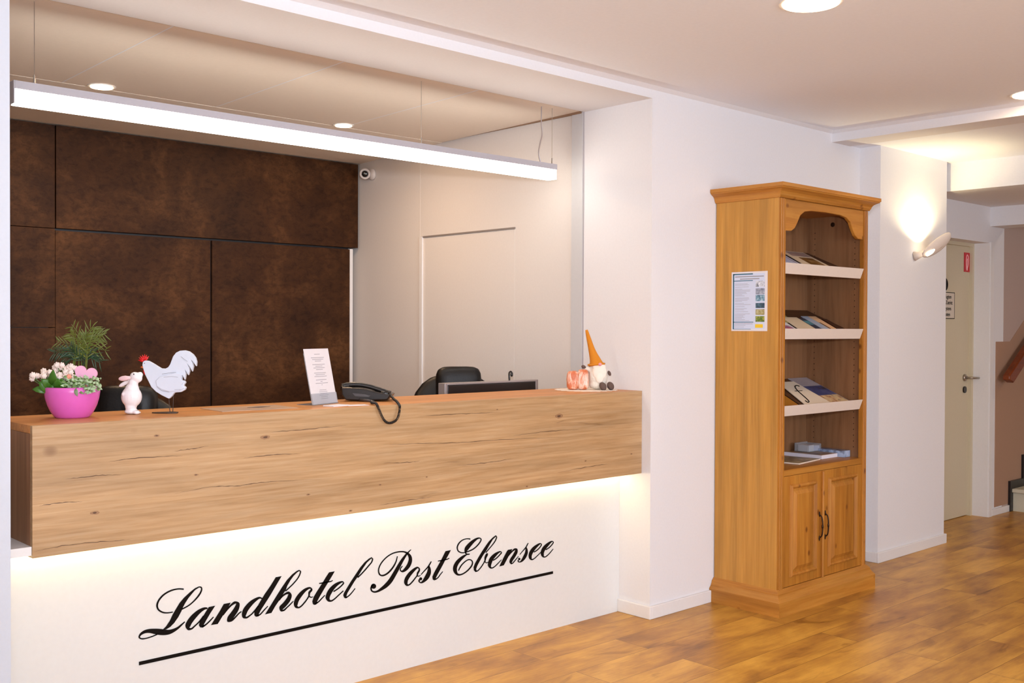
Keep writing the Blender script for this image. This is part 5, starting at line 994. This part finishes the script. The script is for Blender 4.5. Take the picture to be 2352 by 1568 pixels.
# flat shelf above the doors
ZS = .7062
g4 = 'printed matter on the flat shelf'
def booklet(name, label, quad, z0, h, mat_top, mat_side, cat='booklet'):
    t = thing(name, label, cat, (sum(p[0] for p in quad)/4, sum(p[1] for p in quad)/4, z0), 0, g4)
    part('pages', MB().prism(quad, z0, z0+h, 'Z'), mat_side, t, world=True)
    c = Vector((sum(p[0] for p in quad)/4, sum(p[1] for p in quad)/4))
    part('cover', MB().prism([((p[0]-c.x)*.995+c.x, (p[1]-c.y)*.995+c.y) for p in quad], z0+h+.0002, z0+h+.0012, 'Z'), mat_top, t, world=True)
def rect(cx, cy, w, d, a):
    ca, sa_ = math.cos(R(a)), math.sin(R(a)); return [(cx+ca*x-sa_*y, cy+sa_*x+ca*y) for x, y in ((-w/2, -d/2), (w/2, -d/2), (w/2, d/2), (-w/2, d/2))]
booklet('booklet', 'flat booklet with a brown town photo at the front left of the flat shelf', [(.826, -.304), (1.085, -.27), (1.06, -.10), (.80, -.13)], ZS, .006, photo_mat('brown_town', [(90, 70, 66), (170, 150, 110), (196, 182, 150)], (16, 16, 16), seed=11), plain('page_edges', (232, 214, 196), .6))
booklet('magazine_stack', 'thick stack of white edged magazines in the middle of the flat shelf', [(1.112, -.262), (1.275, -.262), (1.275, -.03), (1.112, -.03)], ZS, .020, photo_mat('dusk_photo', [(76, 56, 56), (150, 116, 84), (180, 150, 110)], (10, 10, 10), seed=13), plain('pale_page_edges', (222, 218, 228), .6), 'magazines')
booklet('leaflet_stack', 'small stack of blue grey leaflets at the right of the flat shelf', [(1.279, -.30), (1.343, -.30), (1.343, -.10), (1.279, -.10)], ZS, .034, photo_mat('leaflet_print', [(50, 44, 60), (130, 140, 170), (180, 190, 214)], (24, 24, 24), seed=15), photo_mat('leaflet_edges', [(80, 74, 96), (160, 176, 204), (196, 200, 222)], (24, 24, 24), seed=17), 'leaflets')
cbx = thing('card_holder', 'clear plastic card holder with pale cards at the back of the flat shelf', 'card holder', (1.235, -.1, ZS), 0, g4)
Zb = ZS+.0214+.0012
bxm = MB()
for q in ((1.17, 1.30, -.148, -.146, 0, .038), (1.17, 1.30, -.062, -.06, 0, .045), (1.17, 1.172, -.146, -.062, 0, .04), (1.298, 1.30, -.146, -.062, 0, .04), (1.172, 1.298, -.146, -.062, 0, .002)):
    bxm.box(q[0], q[1], q[2], q[3], Zb+q[4], Zb+q[5])
part('box', bxm, M['holder'], cbx, world=True)
part('card', MB().box(1.175, 1.235, -.14, -.08, Zb+.0025, Zb+.036), M['paper'], cbx, world=True)
part('card', MB().box(1.238, 1.294, -.14, -.08, Zb+.0025, Zb+.030), lav, cbx, world=True)
cbx.location.z = ZS+.0226
for o in cbx.children: o.location.z -= .0226

# ------------------------------------------------------------------ light
def area(name, loc, target, size, power, color, sy=None, shape='RECTANGLE'):
    l = bpy.data.lights.new(name, 'AREA'); l.shape = shape; l.size = size
    if sy: l.size_y = sy
    l.energy = power; l.color = color
    o = bpy.data.objects.new(name, l); COL.objects.link(o); o.location = loc
    o.rotation_euler = (Vector(target)-Vector(loc)).to_track_quat('-Z', 'Y').to_euler()
    return o
WARM = (1, .68, .42)
# camera flash, a little above the lens
FL = CAM+Vector((0, 0, .2))
l = bpy.data.lights.new('camera_flash', 'SPOT'); l.energy = FLASH; l.color = (.88, .96, 1.13); l.shadow_soft_size = .035; l.spot_size = R(84); l.spot_blend = 1
o = bpy.data.objects.new('camera_flash', l); COL.objects.link(o); o.location = FL; o.rotation_euler = (ax_f+ax_r*.1+Vector((0, 0, .0))).to_track_quat('-Z', 'Y').to_euler()
# the head of the flash also throws light at the ceiling
area('bounce_flash', FL+Vector((0, 0, .06)), FL+Vector((.5, .55, 1.2)), .08, BOUNCE, (1, .99, 1.0), shape='DISK')
# daylight through the windows behind the visitor
for i, (a, b_) in enumerate(xs):
    area('window_daylight', ((a+b_)/2, -7.22, 1.55), ((a+b_)/2, 0, 1.3), b_-a, DAY, (.81, .95, 1.12), sy=1.55)
# ceiling downlights of the foyer
for x in (-4.75, -2.65, -.6, 1.48):
    for y in (-5.3, -3.25, -1.21):
        if x < -2 and y > -2: continue
        area('downlight_lamp', (x, y, CE-.012), (x, y, 0), .19, DOWN, WARM, shape='DISK')
for x in (-2.04, -.73): area('spot_lamp', (x, 1.55, SO-.022), (x, 1.55, 0), .1, SPOT, WARM, shape='DISK')
# light sources inside the sconce
l = bpy.data.lights.new('sconce_lamp', 'SPOT'); l.spot_size = R(150); l.spot_blend = .5; l.energy = SCONCE; l.color = (1, .81, .47); l.shadow_soft_size = .02
o = bpy.data.objects.new('sconce_lamp', l); COL.objects.link(o); o.location = (2.46, -.2, 1.968); o.rotation_euler = Vector((-.1, .3, 1)).to_track_quat('-Z', 'Y').to_euler()
area('stairwell_fill', (6, -2, 3.5), (6, -1, 0), 1.0, STAIR, (1, .85, .7))  # unseen area light over the stairs, no fixture modelled
area('hall_fill', (3.6, -2.6, 2.31), (3.6, -2.6, 0), .25, HALL, WARM, shape='DISK')  # unseen fill added to brighten the right side of the foyer
w = bpy.data.worlds.new('world'); S.world = w; w.use_nodes = True
bg = w.node_tree.nodes['Background']; bg.inputs['Color'].default_value = (1, 1, 1, 1); bg.inputs['Strength'].default_value = WORLD
S.view_settings.view_transform = 'Standard'; S.view_settings.look = 'None'; S.view_settings.gamma = 1
S.view_settings.exposure = EXPO; S.view_settings.use_curve_mapping = False
S.cycles.max_bounces = 10; S.cycles.diffuse_bounces = 6; S.cycles.sample_clamp_indirect = 6
S.cycles.use_denoising = True
